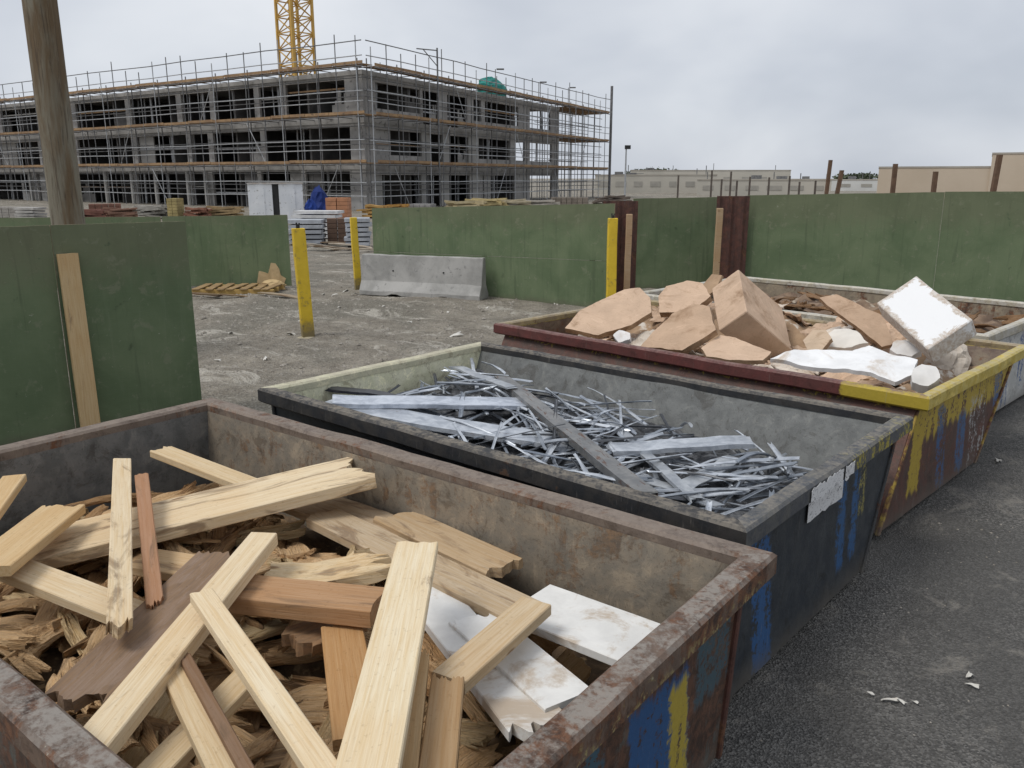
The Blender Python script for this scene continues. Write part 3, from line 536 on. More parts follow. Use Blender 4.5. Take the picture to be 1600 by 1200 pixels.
def angle_bar(A, zA, B, zB, wpx, color, label, stain=.1, leg=.03, roll=0.0, flat=False, jag=.03, group=None):
    zA += .06; zB += .07; wpx *= .8; PA, PB = P(*A, zA), P(*B, zB); M, d, s, n = frame(PA, PB, roll=roll); mid = (PA + PB) / 2
    a, b, im = px(mid - s * .05), px(mid + s * .05), (px(PB) - px(PA)).normalized(); q = b - a; Wd = .1 * wpx / abs(q.x * -im.y + q.y * im.x); L = (PB - PA).length
    rnd = random.Random(int(A[0] + A[1])); mb = MB(); t = .006; nu = 16
    prof = [(-Wd / 2, 0), (Wd / 2, 0), (Wd / 2 + (0 if flat else .012), -(t if flat else leg)), (Wd / 2 - t, -(t if flat else leg)), (Wd / 2 - t, -t), (-Wd / 2, -t)]
    if not flat: prof = [(-Wd / 2, -leg), (-Wd / 2, 0), (Wd / 2, 0), (Wd / 2, -leg), (Wd / 2 - t, -leg), (Wd / 2 - t, -t), (-Wd / 2 + t, -t), (-Wd / 2 + t, -leg)]
    off = [rnd.uniform(-1, 1) * jag for _ in prof], [rnd.uniform(-1, 1) * jag for _ in prof]; m = len(prof)
    for i in range(nu + 1):
        f = i / nu; wy, wz = .012 * fbm((f * 3, A[0], 0), 1, 2), .012 * fbm((f * 3, A[1], 3), 1, 2)
        for k, (y, z) in enumerate(prof): mb.v.append((-L / 2 + L * f + (off[0][k] if i == 0 else off[1][k] if i == nu else 0), y + wy + .003 * fbm((f * 20, k, A[0]), 1, 2), z + wz))
    for i in range(nu):
        for k in range(m): mb.f.append((i * m + k, (i + 1) * m + k, (i + 1) * m + (k + 1) % m, i * m + (k + 1) % m)[::-1]); mb.m.append(0)
    mb.f += [tuple(range(m)), tuple(range(nu * m + m - 1, nu * m - 1, -1))]; mb.m += [0, 0]
    M.translation = mid; o = mb.build('metal_bar', METAL, mat=M); o.color = (*color, stain); tag(o, label, 'metal bar', group); return o
SIL, SIL2 = (.60, .63, .67), (.48, .50, .52)
angle_bar((505, 628), .80, (892, 692), .66, 23, SIL, 'long silver channel with a brown rust patch along the near side of the navy skip', .42)
angle_bar((522, 623), .83, (826, 628), .72, 17, (.66, .70, .77), 'bright straight silver channel at the left of the shredded metal', .06)
angle_bar((784, 588), .78, (1012, 768), .72, 21, (.24, .235, .225), 'rusty grey angle bar laid diagonally over the silver channels', .55, .05)
angle_bar((955, 698), .68, (1172, 687), .70, 18, SIL, 'light silver bar at the right end of the metal heap', .08)
angle_bar((935, 640), .68, (1088, 778), .64, 15, SIL2, 'thin twisted silver strip right of the diagonal rusty bar', .1, .02)
angle_bar((1066, 762), .63, (1150, 714), .64, 25, SIL2, 'short flat silver sheet offcut near the near right corner of the metal heap', .1, flat=True)
angle_bar((514, 604), .82, (650, 622), .74, 8, (.07, .07, .08), 'dark pointed rod against the pale end wall of the navy skip', .2, .02)
angle_bar((710, 572), .80, (800, 605), .78, 9, SIL2, 'bent silver strip sticking up in the back left corner of the navy skip', .1, .015)
angle_bar((1000, 742), .63, (1120, 790), .60, 14, SIL2, 'silver offcut lying against the near rail at the right of the navy skip', .2, flat=True)

# ------------------------------------------------------------------ cardboard and foam
def slab(name, poly, p0, n, T, mtl, color, label, cat, cell=.03, amp=.015, stain=0, edge=.01, seed=1, group=None, fold=None):
    """irregular sheet with real thickness: an outline on the plane (p0, n), extruded back by T"""
    n = Vector(n).normalized(); u = n.cross(Vector((0, 0, 1)));  u = u.normalized() if u.length > .1 else Vector((1, 0, 0)); v = n.cross(u); pts = [onplane(x, y, p0, n) - p0 for x, y in poly]
    q = [(p.dot(u), p.dot(v)) for p in pts]; rnd = random.Random(seed); dens = []
    for i in range(len(q)):
        a, b = Vector(q[i]), Vector(q[(i + 1) % len(q)]); k = max(1, int((b - a).length / cell))
        for j in range(k): pp = a.lerp(b, j / k); dens.append(Vector((pp.x + edge * fbm((pp.x + seed, pp.y, 0), 9, 3), pp.y + edge * fbm((pp.y, pp.x + seed, 5), 9, 3))))
    cx = sum(dens, Vector((0, 0))) / len(dens); nr = 7; mb = MB(); N = len(dens)
    def h(p): z = amp * fbm((p.x + seed * 3, p.y, seed), 2.4, 3) * 1.0 + (fold(p.x, p.y) if fold else 0); return z
    for side in (0, 1):
        for r in range(1, nr + 1):
            for p in dens:
                w_ = cx.lerp(p, r / nr); mb.v.append(tuple(u * w_.x + v * w_.y + n * (h(w_) - (T if side else 0) * (1 if side == 0 or r < nr else .9))))
        mb.v.append(tuple(u * cx.x + v * cx.y + n * (h(cx) - (T if side else 0))))
    half = nr * N + 1
    for side in (0, 1):
        o_ = side * half
        for i in range(N):
            j = (i + 1) % N; tr = (o_ + half - 1, o_ + i, o_ + j); mb.f.append(tr if side else tr[::-1])
            for r in range(nr - 1): f = (o_ + r * N + i, o_ + (r + 1) * N + i, o_ + (r + 1) * N + j, o_ + r * N + j); mb.f.append(f if side else f[::-1])
    for i in range(N): j = (i + 1) % N; a = (nr - 1) * N; mb.f.append((a + i, half + a + i, half + a + j, a + j))
    mb.m = [0] * (len(mb.f) - N) + [1] * N; o = mb.build(name, [mtl, CARD_EDGE if mtl is CARD else mtl], mat=Matrix.Translation(p0)); bm = bmesh.new(); bm.from_mesh(o.data); bmesh.ops.recalc_face_normals(bm, faces=bm.faces); bm.to_mesh(o.data); bm.free()
    o.color = (*color, stain); tag(o, label, cat, group); return o
CARD_EDGE = m_plain('cardboard_cut_edge', (.25, .155, .09), (.40, .27, .165), 14, .9, 0, .5, .01)
CB, CB2, CBD = (.51, .36, .25), (.58, .42, .30), (.38, .26, .165)
S3 = skipmat(C3, u3, v3)
def heap3(x, y):
    e = max(0, min(1, min(x, L3 - x, y) / .6)); return .55 + .15 * e - .10 * math.exp(-((x - 2.2) ** 2 + (y - 1.5) ** 2) / .25) + .26 * max(0, min(1, (y - W3 + 1.0) / .6)) * max(0, min(1, (L3 - .2 - x) / .5)) + .04 * fbm((x, y, 9), 1.5, 2)
mound('cardboard_scraps', S3, L3, W3 - .06, heap3, m_plain('scrap_fill', (.22, .14, .085), (.40, .27, .165), 3, .9, 0, .6, .05, c3=(.60, .55, .48), s3=6), 'torn brown cardboard scraps filling the maroon and yellow skip', 'cardboard', amp=.09, step=.06, ins=.15)
S4 = skipmat(C4, u4, v4)
mound('mixed_waste', S4, L4, W4 - .08, lambda x, y: .70 + .10 * math.sin(max(0, min(1, x / L4)) * 3.1) + .16 * max(0, 1 - y / .5), m_plain('mixed_fill', (.10, .065, .045), (.25, .17, .11), 3, .9, 0, .6, .05, c3=(.42, .36, .28), s3=5), 'brown mixed waste filling the white skip', 'waste', amp=.10, step=.07)
# large carton standing on its edge
def carton(J, e1, e2, e3, label, color, mtl, cat, name, dent=.006, sub=8):
    bm = bmesh.new(); vs = [bm.verts.new(Vector(p)) for p in ((0, 0, 0), e1, Vector(e1) + Vector(e2), e2, e3, Vector(e3) + Vector(e1), Vector(e1) + Vector(e2) + Vector(e3), Vector(e2) + Vector(e3))]
    for f in ((0, 1, 2, 3), (4, 5, 6, 7), (0, 1, 5, 4), (1, 2, 6, 5), (2, 3, 7, 6), (3, 0, 4, 7)): bm.faces.new([vs[i] for i in f])
    bmesh.ops.recalc_face_normals(bm, faces=bm.faces); bmesh.ops.bevel(bm, geom=list(bm.edges), offset=.008, segments=1, affect='EDGES', profile=.5)
    bmesh.ops.subdivide_edges(bm, edges=list(bm.edges), cuts=sub, use_grid_fill=True)
    bm.normal_update()
    for v_ in bm.verts: v_.co += v_.normal * dent * fbm(v_.co + Vector(J), 3.5, 4) * 1.2
    me = bpy.data.meshes.new(name); bm.to_mesh(me); bm.free(); me.materials.append(mtl); o = bpy.data.objects.new(name, me); COL.objects.link(o); o.location = J; o.color = (*color, 0); return tag(o, label, cat)
KB = .93
bx = carton(tuple(EYE + (Vector((-3.49, 7.70, 1.12)) - EYE) * KB), Vector((-.342, .483, .352)) * KB, Vector((.29, .524, -.436)) * KB, Vector((-.271, -.033, -.219)) * KB, 'large brown cardboard box tipped on its edge in the middle of the cardboard heap', CB2, CARD, 'cardboard box', 'cardboard_box')
def sl(poly, cpx, z, n, T, color, label, mtl=None, name='cardboard_piece', cat='cardboard', **k): 
    if mtl is None: T *= .7; k['amp'] = k.get('amp', .02) * .45; k['edge'] = .008
    return slab(name, poly, P(*cpx, z), n, T, mtl or CARD, color, label, cat, **k)
sl([(883, 512), (905, 485), (940, 468), (975, 452), (1000, 450), (1016, 466), (1018, 488), (985, 508), (935, 524)], (950, 490), 1.02, (.15, -.55, .8), .10, CB2, 'flattened torn carton at the left end of the cardboard heap', amp=.03, edge=.014, seed=3)
sl([(1028, 462), (1040, 446), (1072, 437), (1098, 442), (1110, 462), (1090, 478), (1060, 488), (1030, 488)], (1068, 464), 1.14, (.0, -.6, .8), .12, CB2, 'crumpled rounded carton behind the torn slab left of the big box', amp=.05, edge=.014, seed=4)
sl([(1000, 542), (1020, 520), (1050, 490), (1085, 474), (1108, 478), (1118, 515), (1100, 528), (1066, 548)], (1060, 512), 1.08, (-.1, -.65, .75), .10, CB, 'torn cardboard slab leaning on the left side of the big box', amp=.03, edge=.014, seed=5)
sl([(1095, 545), (1125, 524), (1150, 528), (1205, 550), (1192, 562), (1140, 562), (1105, 556)], (1150, 545), .98, (0, -.35, .93), .06, CB2, 'low crumpled cardboard sheet in front of the big box', amp=.03, edge=.012, seed=6)
sl([(1280, 466), (1306, 460), (1330, 470), (1382, 496), (1396, 536), (1378, 542), (1342, 512), (1300, 482)], (1336, 498), 1.14, (.25, -.6, .7), .07, CB, 'long flat cardboard piece leaning between the big box and the white foam block', amp=.02, edge=.012, seed=7)
sl([(1255, 532), (1270, 516), (1290, 515), (1300, 530), (1285, 548), (1262, 548)], (1278, 532), 1.0, (-.2, -.5, .8), .06, (.56, .43, .31), 'small crumpled cardboard scrap right of the big box', amp=.04, edge=.014, seed=9)
sl([(1112, 428), (1128, 430), (1118, 452), (1096, 470), (1090, 455)], (1112, 450), 1.16, (-.4, -.6, .7), .05, CBD, 'dark cardboard flap behind the left of the big box', amp=.03, edge=.012, seed=10)
WF = (.80, .80, .80)
mF, tF, bF = mat('dirty_foam'); g = tF.add('ShaderNodeTexCoord').outputs['Generated']; gs = tF.sep(g); nF = tF.noise(objc(tF), 6, 7, .7, .6); nG = tF.noise(objc(tF), 30, 5, .7)
def edge_d(q): return tF.math('MINIMUM', q, tF.math('SUBTRACT', 1.0, q))
dF = tF.math('MINIMUM', edge_d(gs[0]), edge_d(gs[1])); mk = tF.step(tF.math('SUBTRACT', dF, tF.math('MULTIPLY', tF.math('SUBTRACT', nF, .36), .58)), .03, -.01)
cF = tF.mix(tF.math('MULTIPLY', mk, .8), (.78, .78, .78), tF.mix(tF.step(nG, .4, .6), (.40, .30, .21), (.58, .54, .49))); tF.put(bF.inputs['Base Color'], cF); bF.inputs['Roughness'].default_value = .85; bump(tF, bF, tF.math('ADD', nF, nG), .3, .01)
nB = Vector((-.22, -.55, .80)).normalized(); Jb = P(1449, 546, 1.10); e1, e2 = onplane(1369, 473, Jb, nB) - Jb, onplane(1519, 499, Jb, nB) - Jb
a1 = e1.normalized(); a2 = (e2 - a1 * e2.dot(a1)).normalized(); fo = carton(Jb, (e1.length, 0, 0), (e2.dot(a1), e2.dot(a2), 0), (0, 0, -.16), 'big white foam block tilted on its corner at the right of the cardboard heap', (1, 1, 1), mF, 'foam block', 'foam_block', .004)
a3 = a1.cross(a2); M = Matrix((a1, a2, a3 if a3.dot(nB) > 0 else a3)).transposed().to_4x4(); M.translation = Jb; fo.matrix_world = M
if a3.dot(nB) < 0:
    for v_ in fo.data.vertices: v_.co.z = -v_.co.z
    fo.data.flip_normals()
sl([(1205, 560), (1240, 548), (1330, 545), (1360, 538), (1400, 555), (1434, 562), (1425, 584), (1400, 594), (1340, 580), (1270, 572)], (1330, 565), .98, (.05, -.3, .95), .04, WF, 'torn white foam sheet lying flat by the maroon near rim', FOAM, 'foam_sheet', 'foam sheet', amp=.03, edge=.014, seed=12)
sl([(1284, 528), (1305, 514), (1340, 520), (1356, 536), (1330, 543), (1290, 543)], (1320, 530), 1.0, (0, -.4, .9), .05, (.72, .68, .62), 'small crumpled white foam scrap behind the torn foam sheet', FOAM, 'foam_sheet', 'foam sheet', amp=.04, edge=.014, seed=13)
sl([(1425, 580), (1440, 570), (1462, 574), (1470, 590), (1450, 600), (1425, 598)], (1447, 586), .98, (.1, -.4, .9), .08, (.70, .68, .65), 'grey white foam lump in the near right corner of the cardboard skip', FOAM, 'foam_lump', 'foam lump', cell=.012, amp=.06, edge=.012, seed=14)
sl([(957, 525), (968, 516), (984, 520), (985, 531), (965, 533)], (970, 525), .98, (0, -.5, .86), .05, (.72, .70, .68), 'small white foam chip by the near rim at the left of the cardboard heap', FOAM, 'foam_lump', 'foam lump', cell=.012, amp=.04, edge=.012, seed=15)
sl([(1390, 548), (1402, 535), (1425, 540), (1440, 552), (1425, 560), (1400, 556)], (1412, 548), 1.0, (.1, -.4, .9), .06, (.68, .66, .64), 'pale foam lump tucked below the white foam block', FOAM, 'foam_lump', 'foam lump', cell=.012, amp=.06, edge=.012, seed=16)
cvs = []
for k in range(8):
    me = plank_mesh('cardboard_scrap', random.uniform(.3, .6), random.uniform(.2, .34), .012, .07, .07, random.uniform(-.06, .06), random.uniform(-.7, .7), 140 + k, .03, CARD, ny=8); cvs.append(me)
scatter('cardboard_scrap', cvs, 80, S3, (.35, .35, L3 - .5, W3 + .05), lambda x, y: heap3(x, y) + .02,
        [(5, CB2, (0, .3), 'brown torn cardboard scrap lying between the boxes in the maroon skip', 'brown cardboard scraps in the maroon skip'), (2, (.62, .55, .47), (0, .2), 'off white torn scrap lying between the boxes in the maroon skip', 'off white scraps in the maroon skip')], 'cardboard scrap', .30, (.35, .38, L3 - .48, W3 + .2), seed=8)
scatter('wood_scrap', wv, 40, S4, (.3, .3, L4 - .3, W4 - .3), lambda x, y: .74 + .10 * math.sin(max(0, min(1, x / L4)) * 3.1),
        [(1, (.26, .16, .09), (.2, .5), 'brown broken wood scrap lying in the white skip', 'brown wood scraps in the white skip')], 'wood scrap', .3, (.15, .1, L4 - .15, W4 - .15), seed=12)

# ------------------------------------------------------------------ hoardings
def hoarding(a, ha, b, hb, seed, label, seam=None, top_edge=True, stain=.2, foot=0.0, split=None):
    a, b = Vector((a[0], a[1], 0)), Vector((b[0], b[1], 0)); d = (b - a); L = d.length; rz = math.atan2(d.y, d.x); root = empty('hoarding_panel', a, rz); tag(root, label, 'hoarding', 'green site hoarding panels')
    m = m_ply('hoarding_green', seed, stain); t = .02; cuts = [0] + (split or []) + [1]
    for k in range(len(cuts) - 1):
        mb = MB(); x0, x1 = L * cuts[k] + (.004 if k else 0), L * cuts[k + 1] - (.004 if k < len(cuts) - 2 else 0); nu = 10
        z0a, z0b = foot, foot; h0, h1 = ha + (hb - ha) * cuts[k], ha + (hb - ha) * cuts[k + 1]
        parts = [(0, 1)] if seam is None else [(0, seam), (seam, 1)]
        for si, (s0, s1) in enumerate(parts):
            mb = MB()
            for i in range(nu + 1):
                x = x0 + (x1 - x0) * i / nu; hh = h0 + (h1 - h0) * i / nu; wob = .008 * fbm((x, seed, k), 1.1, 2)
                zz0, zz1 = foot + (hh - foot) * s0 + (.003 if s0 else fbm((x, seed, 2), 3, 2) * .01), foot + (hh - foot) * s1 - (.003 if s1 < 1 else fbm((x * 2, seed, 5), 3, 2) * .006 - .0)
                mb.v += [(x, -t / 2 + wob - si * .004, zz0), (x, -t / 2 + wob - si * .004, zz1), (x, t / 2 + wob, zz1), (x, t / 2 + wob, zz0)]
            for i in range(nu):
                q = i * 4
                for j, mi in ((0, 0), (1, 1), (2, 0), (3, 1)): mb.f.append((q + j, q + (j + 1) % 4, q + 4 + (j + 1) % 4, q + 4 + j)[::-1]); mb.m.append(mi)
            mb.f += [(0, 1, 2, 3)[::-1], tuple(nu * 4 + j for j in (0, 1, 2, 3))]; mb.m += [1, 1]
            mb.build('plywood_sheet', [m, PLY_EDGE], root)
    for f in (.08, .5, .92):
        mb = MB(); mb.box((L * f, .06, (ha * .96) / 2), (.08, .07, ha * .96)); o = mb.build('support_post', TIMBER, root); o.color = (.30, .23, .15, .4)
    return root
def lin(p, q, f): return (p[0] + (q[0] - p[0]) * f, p[1] + (q[1] - p[1]) * f)
h1r, h1l = P(316, 640)[:2], P(0, 702)[:2]
hm = lin(h1l, h1r, .34)
hoarding(lin(h1l, h1r, -1.1), 1.99, hm, 1.985, 2.2, 'near green hoarding sheet at the left edge, beside the leaning plank', stain=.3)
hoarding(lin(h1l, h1r, .344), 1.985, h1r, 1.975, 3.1, 'nearest green hoarding sheet, right of the leaning plank, with a ragged right edge', stain=.2)
h2r, h2l = (-15.83, 11.05), (-21.24, 6.18)
hoarding(lin(h2l, h2r, -.6), 1.53, lin(h2l, h2r, .62), 1.575, 4.4, 'far green hoarding sheet showing just above the nearest hoarding, behind the wooden pole', stain=.3)
hp = hoarding(lin(h2l, h2r, .625), 1.58, h2r, 1.61, 5.7, 'stained green hoarding sheet with a torn tan patch near the pallet', stain=.3, foot=.05)
# torn tan patch: bare ply where the facing has peeled
mb = MB(); Lh = (Vector(h2r) - Vector(lin(h2l, h2r, .625))).length
out = [(-.0, .06), (.12, .05), (.24, .05), (.36, .06), (.50, .10), (.53, .18), (.44, .24), (.42, .36), (.36, .46), (.28, .47), (.25, .36), (.22, .27), (.15, .30), (.06, .32), (.03, .18)]
q = [(Lh - .78 + x * 1.25, -.018, z * 1.2) for x, z in out]; n_ = len(q); mb.v = q + [(x, y + .012, z) for x, y, z in q]; mb.f = [tuple(range(n_))] + [(i, i + n_, (i + 1) % n_ + n_, (i + 1) % n_) for i in range(n_)]; mb.m = [0] * len(mb.f)
mb.build('bare_patch', m_plain('bare_ply', (.40, .29, .155), (.52, .39, .22), 7, .9, 0, .4), hp)
r1l, r1r_ = (-14.45, 12.30), (-8.62, 13.10)
hoarding(r1l, 1.755, r1r_, 1.945, 6.3, 'long green hoarding sheet with a level seam behind the concrete barrier', seam=.46, stain=.15)
hoarding((-9.91, 15.77), 1.965, (-8.46, 16.99), 2.0, 7.9, 'narrow green hoarding sheet between the two rusty sheets', stain=.15)
hoarding((-7.66, 16.57), 2.05, (-4.205, 17.69), 2.14, 8.5, 'wide green hoarding sheet behind the cardboard skip', stain=.12)
hoarding((-4.20, 17.692), 2.145, (-.2, 18.8), 2.2, 9.6, 'green hoarding sheet at the right edge, past the dark vertical joint', stain=.12)
def sheet(a, b, h, label):
    a, b = Vector((*a, 0)), Vector((*b, 0)); d = b - a; root = empty('rusty_sheet', a, math.atan2(d.y, d.x)); tag(root, label, 'steel sheet'); L = d.length; n = int(L / .06); mb = MB()
    for i in range(n + 1):
        x = L * i / n; y = .02 if (i // 2) % 2 else -.02; mb.v += [(x, y, 0), (x, y, h + .01 * fbm((x, h, 0), 3)), (x, y + .006, h), (x, y + .006, 0)]
    for i in range(n):
        for j in range(4): mb.f.append((i * 4 + j, i * 4 + (j + 1) % 4, i * 4 + 4 + (j + 1) % 4, i * 4 + 4 + j)[::-1]); mb.m.append(0)
    mb.build('corrugated_face', RUSTP, root); mb = MB(); mb.box((L / 2, .07, h * .5), (.07, .07, h * .97)); mb.build('support_post', RUSTP, root); return root
sheet((-9.42, 13.90), (-8.88, 14.32), 1.96, 'dark rusty corrugated sheet beside the right yellow post')
sheet((-8.06, 16.0), (-7.54, 16.44), 2.04, 'reddish rusty corrugated sheet left of the wide green hoarding')

# ------------------------------------------------------------------ posts, pole, barrier, plank, pallet
def post(base, top_px, wd, label, name='yellow_post', mtl=YELLOW, cat='post', h=None, dp=None, lean=0, cap=False, group=None, color=None):
    b = Vector((base[0], base[1], gz(base[0], base[1]) - .02)); t = h; M, d, s, n = frame(b, b + Vector((0, 0, 1)), Vector((0, 1, 0)))
    root = empty(name, b, math.atan2(-b.x, b.y) * 1.0 + R(12)); tag(root, label, cat, group); dp = dp or wd * .7; mb = MB(); nz = 8
    for i in range(nz + 1):
        z = h * i / nz; ox = lean * z + .006 * fbm((z, b.x, 0), 1.5, 2); r = 1 + .04 * fbm((z, b.y, 1), 2, 2)
        mb.v += [(ox - wd / 2 * r, -dp / 2, z), (ox + wd / 2 * r, -dp / 2, z), (ox + wd / 2 * r, dp / 2, z), (ox - wd / 2 * r, dp / 2, z)]
    for i in range(nz):
        for j in range(4): mb.f.append((i * 4 + j, i * 4 + (j + 1) % 4, i * 4 + 4 + (j + 1) % 4, i * 4 + 4 + j)); mb.m.append(0)
    mb.f += [(3, 2, 1, 0), tuple(nz * 4 + j for j in range(4))]; mb.m += [0, 0]
    o = bevel(mb.build('shaft', mtl, root), .008)
    if color: o.color = color
    if cap:
        mb = MB(); mb.tube((lean * h, 0, h), (lean * h, 0, h + .05), .03, 8); mb.tube((lean * h - .02, 0, h + .05), (lean * h - .02, 0, h + .085), .012, 6); mb.tube((lean * h + .02, 0, h + .05), (lean * h + .025, 0, h + .08), .01, 6); mb.build('post_cap', DARK, root)
    return root
YP = 'yellow painted posts'
p1 = post((-10.71, 7.72), 0, .185, 'nearest yellow post, leaning, standing alone in the dirt yard', h=1.70, lean=-.035, cap=True, group=YP)
mb = MB(); N = 14
mb.v = [(0, 0, .055)] + [((.36 + .10 * fbm((i, 2, 0), .9, 2)) * math.cos(6.283 * i / N), (.26 + .08 * fbm((i, 7, 0), .9, 2)) * math.sin(6.283 * i / N), -.01) for i in range(N)]; mb.f = [(0, i + 1, (i + 1) % N + 1) for i in range(N)]; mb.m = [0] * N
mb.build('concrete_footing', m_plain('footing', (.36, .31, .20), (.46, .41, .30), 6, .9, 0, .5), p1)
post((-14.43, 11.8), 0, .145, 'yellow post at the left end of the concrete barrier', h=1.58, lean=-.03, group=YP)
post((-8.42, 12.74), 0, .165, 'yellow post with a dark cap beside the dark rusty sheet', h=1.73, cap=True, group=YP)
post((-8.93, 14.08), 0, .115, 'bare timber post standing before the dark rusty sheet', 'timber_post', TIMBER, h=1.76, color=(.50, .36, .24, .1), group='bare timber posts by the hoarding')
post((-7.84, 15.72), 0, .125, 'bare timber post standing before the reddish rusty sheet', 'timber_post', TIMBER, h=1.82, color=(.42, .31, .20, .25), group='bare timber posts by the hoarding')
# big wooden pole
pb = Vector((-11.69, 4.74, 0)); mb = MB(); n = 14; nz = 40; Hh = 7.5
for i in range(nz + 1):
    z = Hh * i / nz; r0 = .205 - .002 * z
    for k in range(n):
        a = 6.2832 * k / n; r = r0 * (1 + .05 * fbm((math.cos(a) * 2, math.sin(a) * 2, z * .5), 1, 3))
        if k == 11: r *= .86
        mb.v.append((r * math.cos(a) - .000 * z, r * math.sin(a), z))
for i in range(nz):
    for k in range(n): mb.f.append((i * n + k, i * n + (k + 1) % n, (i + 1) * n + (k + 1) % n, (i + 1) * n + k)); mb.m.append(0)
mb.f.append(tuple(nz * n + k for k in range(n))); mb.m.append(0)
mp, tp, bp = mat('old_pole_wood'); v = objc(tp); g = tp.noise(tp.mapv(v, (9, 9, .5)), 3, 7, .7, .8); g2 = tp.noise(tp.mapv(v, (2.2, 2.2, .35)), 1.6, 5, .6, .5); g3 = tp.noise(tp.mapv(v, (30, 30, 1.4)), 2, 4, .6)
c = tp.mix(tp.step(g2, .42, .58), (.20, .18, .135), (.135, .092, .05)); c = tp.mix(tp.math('MULTIPLY', tp.step(g, .5, .66), .8), c, (.07, .05, .032)); c = tp.mix(tp.math('MULTIPLY', tp.step(g3, .56, .7), .5), c, (.24, .20, .14))
tp.put(bp.inputs['Base Color'], c); bp.inputs['Roughness'].default_value = .9; bump(tp, bp, tp.math('ADD', g, tp.math('MULTIPLY', g3, .5)), .7, .02)
o = mb.build('wooden_pole', mp, smooth=True); o.location = pb; o.rotation_euler = (0, 0, R(20)); tag(o, 'tall thick weathered wooden pole rising behind the nearest hoarding', 'pole')
# concrete barrier
A, B = Vector((-13.80, 11.30, 0)), Vector((-11.22, 12.26, 0)); d = B - A; Lb = d.length; root = empty('concrete_barrier', A, math.atan2(d.y, d.x)); tag(root, 'grey precast concrete barrier in front of the seamed green hoarding', 'barrier')
prof = [(0, 0), (0, .10), (.12, .30), (.17, .84), (.31, .84), (.36, .30), (.48, .10), (.48, 0)]; mb = MB(); nu = 22; m_ = len(prof)
for i in range(nu + 1):
    x = Lb * i / nu
    for k, (y, z) in enumerate(prof): e = .012 * fbm((x * 2, y * 4, z * 4), 1.4, 3); mb.v.append((x + (e if i in (0, nu) else 0), y + e, z + (e if z > 0 else (.04 if 5 < i < 8 or 14 < i < 17 else 0))))
for i in range(nu):
    for k in range(m_): mb.f.append((i * m_ + k, (i + 1) * m_ + k, (i + 1) * m_ + (k + 1) % m_, i * m_ + (k + 1) % m_)); mb.m.append(0)
mb.f += [tuple(range(m_)), tuple(range(nu * m_ + m_ - 1, nu * m_ - 1, -1))]; mb.m += [0, 0]
bevel(mb.build('precast_body', CONC, root), .015, 2)
for x in (.75, 1.9):
    mb = MB(); mb.tube((x, .128, .52), (x, .20, .52), .018, 8); mb.build('hole_shade_plug', DARK, root)  # solid dark plugs; the shade inside each hole is put into the colour
# plank leaning on the near hoarding
hd = (Vector((*h1r, 0)) - Vector((*h1l, 0))).normalized(); hn = Vector((hd.y, -hd.x, 0))
p0 = Vector((*hm, 0)) + hn * .03
a_, b_ = onplane(105, 396, p0 + hn * .02, hn), onplane(145, 690, p0 + hn * .10, hn)
d = (b_ - a_).normalized(); n_v = (hn - d * hn.dot(d)).normalized(); s_v = n_v.cross(d)
q1, q2 = px((a_ + b_) / 2 - s_v * .05), px((a_ + b_) / 2 + s_v * .05); Wp = .1 * 31 / abs(q2.x - q1.x)
ex = (b_.z + .0) / -d.z if d.z < 0 else 0
L_ = (b_ - a_).length + max(0, ex); me = plank_mesh('leaning_plank', L_, Wp, .045, .004, 0, 0, 0, 77, .0008, TIMBER); o = bpy.data.objects.new('leaning_plank', me); COL.objects.link(o)
M = Matrix((d, s_v, n_v)).transposed().to_4x4(); M.translation = a_ + d * L_ / 2; o.matrix_world = M; o.color = (.56, .42, .24, .12); tag(o, 'single tan plank leaning against the nearest green hoarding', 'plank')
# pallet and debris by the stained hoarding
root = empty('pallet', P(372, 457, 0.0), R(42)); tag(root, 'broken wooden pallet lying at the foot of the stained hoarding', 'pallet')
for k in range(7):
    mb = MB(); mb.box((-.75 + k * .25, 0, .13), (.15, 1.0 + .1 * random.random(), .02), Matrix.Rotation(random.uniform(-.1, .1), 3, 'Z')); o = mb.build('deck_board', TIMBER, root); o.color = (.36, .26, .14, .5)
for y in (-.42, 0, .42):
    mb = MB(); mb.box((0, y, .07), (1.75, .09, .09)); o = mb.build('bearer', TIMBER, root); o.color = (.50, .35, .13, .3)
def slab3(name, c, size, rz, color, mtl, label, cat, amp=.1, seed=1, group=None, nseg=7):
    """lumpy heap with an uneven outline resting on the ground"""
    mb = MB(); n = 16; hs = size
    for j in range(nseg + 1):
        f = j / nseg
        for k in range(n):
            a = 6.2832 * k / n; r = max(.05, (1 - f ** 3.2)) ** .5 * (1 + amp * 3 * fbm((math.cos(a) + seed, math.sin(a), f * 2), 1.3, 3)); mb.v.append((r * hs[0] / 2 * math.cos(a), r * hs[1] / 2 * math.sin(a), f * hs[2] * (1 + amp * fbm((math.cos(a), math.sin(a) + seed, f), 2, 2))))
    for j in range(nseg):
        for k in range(n): mb.f.append((j * n + k, j * n + (k + 1) % n, (j + 1) * n + (k + 1) % n, (j + 1) * n + k)); mb.m.append(0)
    mb.f.append(tuple(nseg * n + k for k in range(n))); mb.m.append(0)
    o = mb.build(name, mtl); o.location = c; o.rotation_euler = (0, 0, rz); o.color = (*color, 1); tag(o, label, cat, group); return o
slab3('insulation_heap', P(428, 452, 0), (.55, .35, .22), R(40), (.52, .38, .20), COLR, 'lump of torn tan insulation at the right end of the pallet', 'insulation', seed=5)
bdv = plank_mesh('broken_board', 1.1, .12, .025, .08, .1, .02, .2, 301, .004, TIMBER)
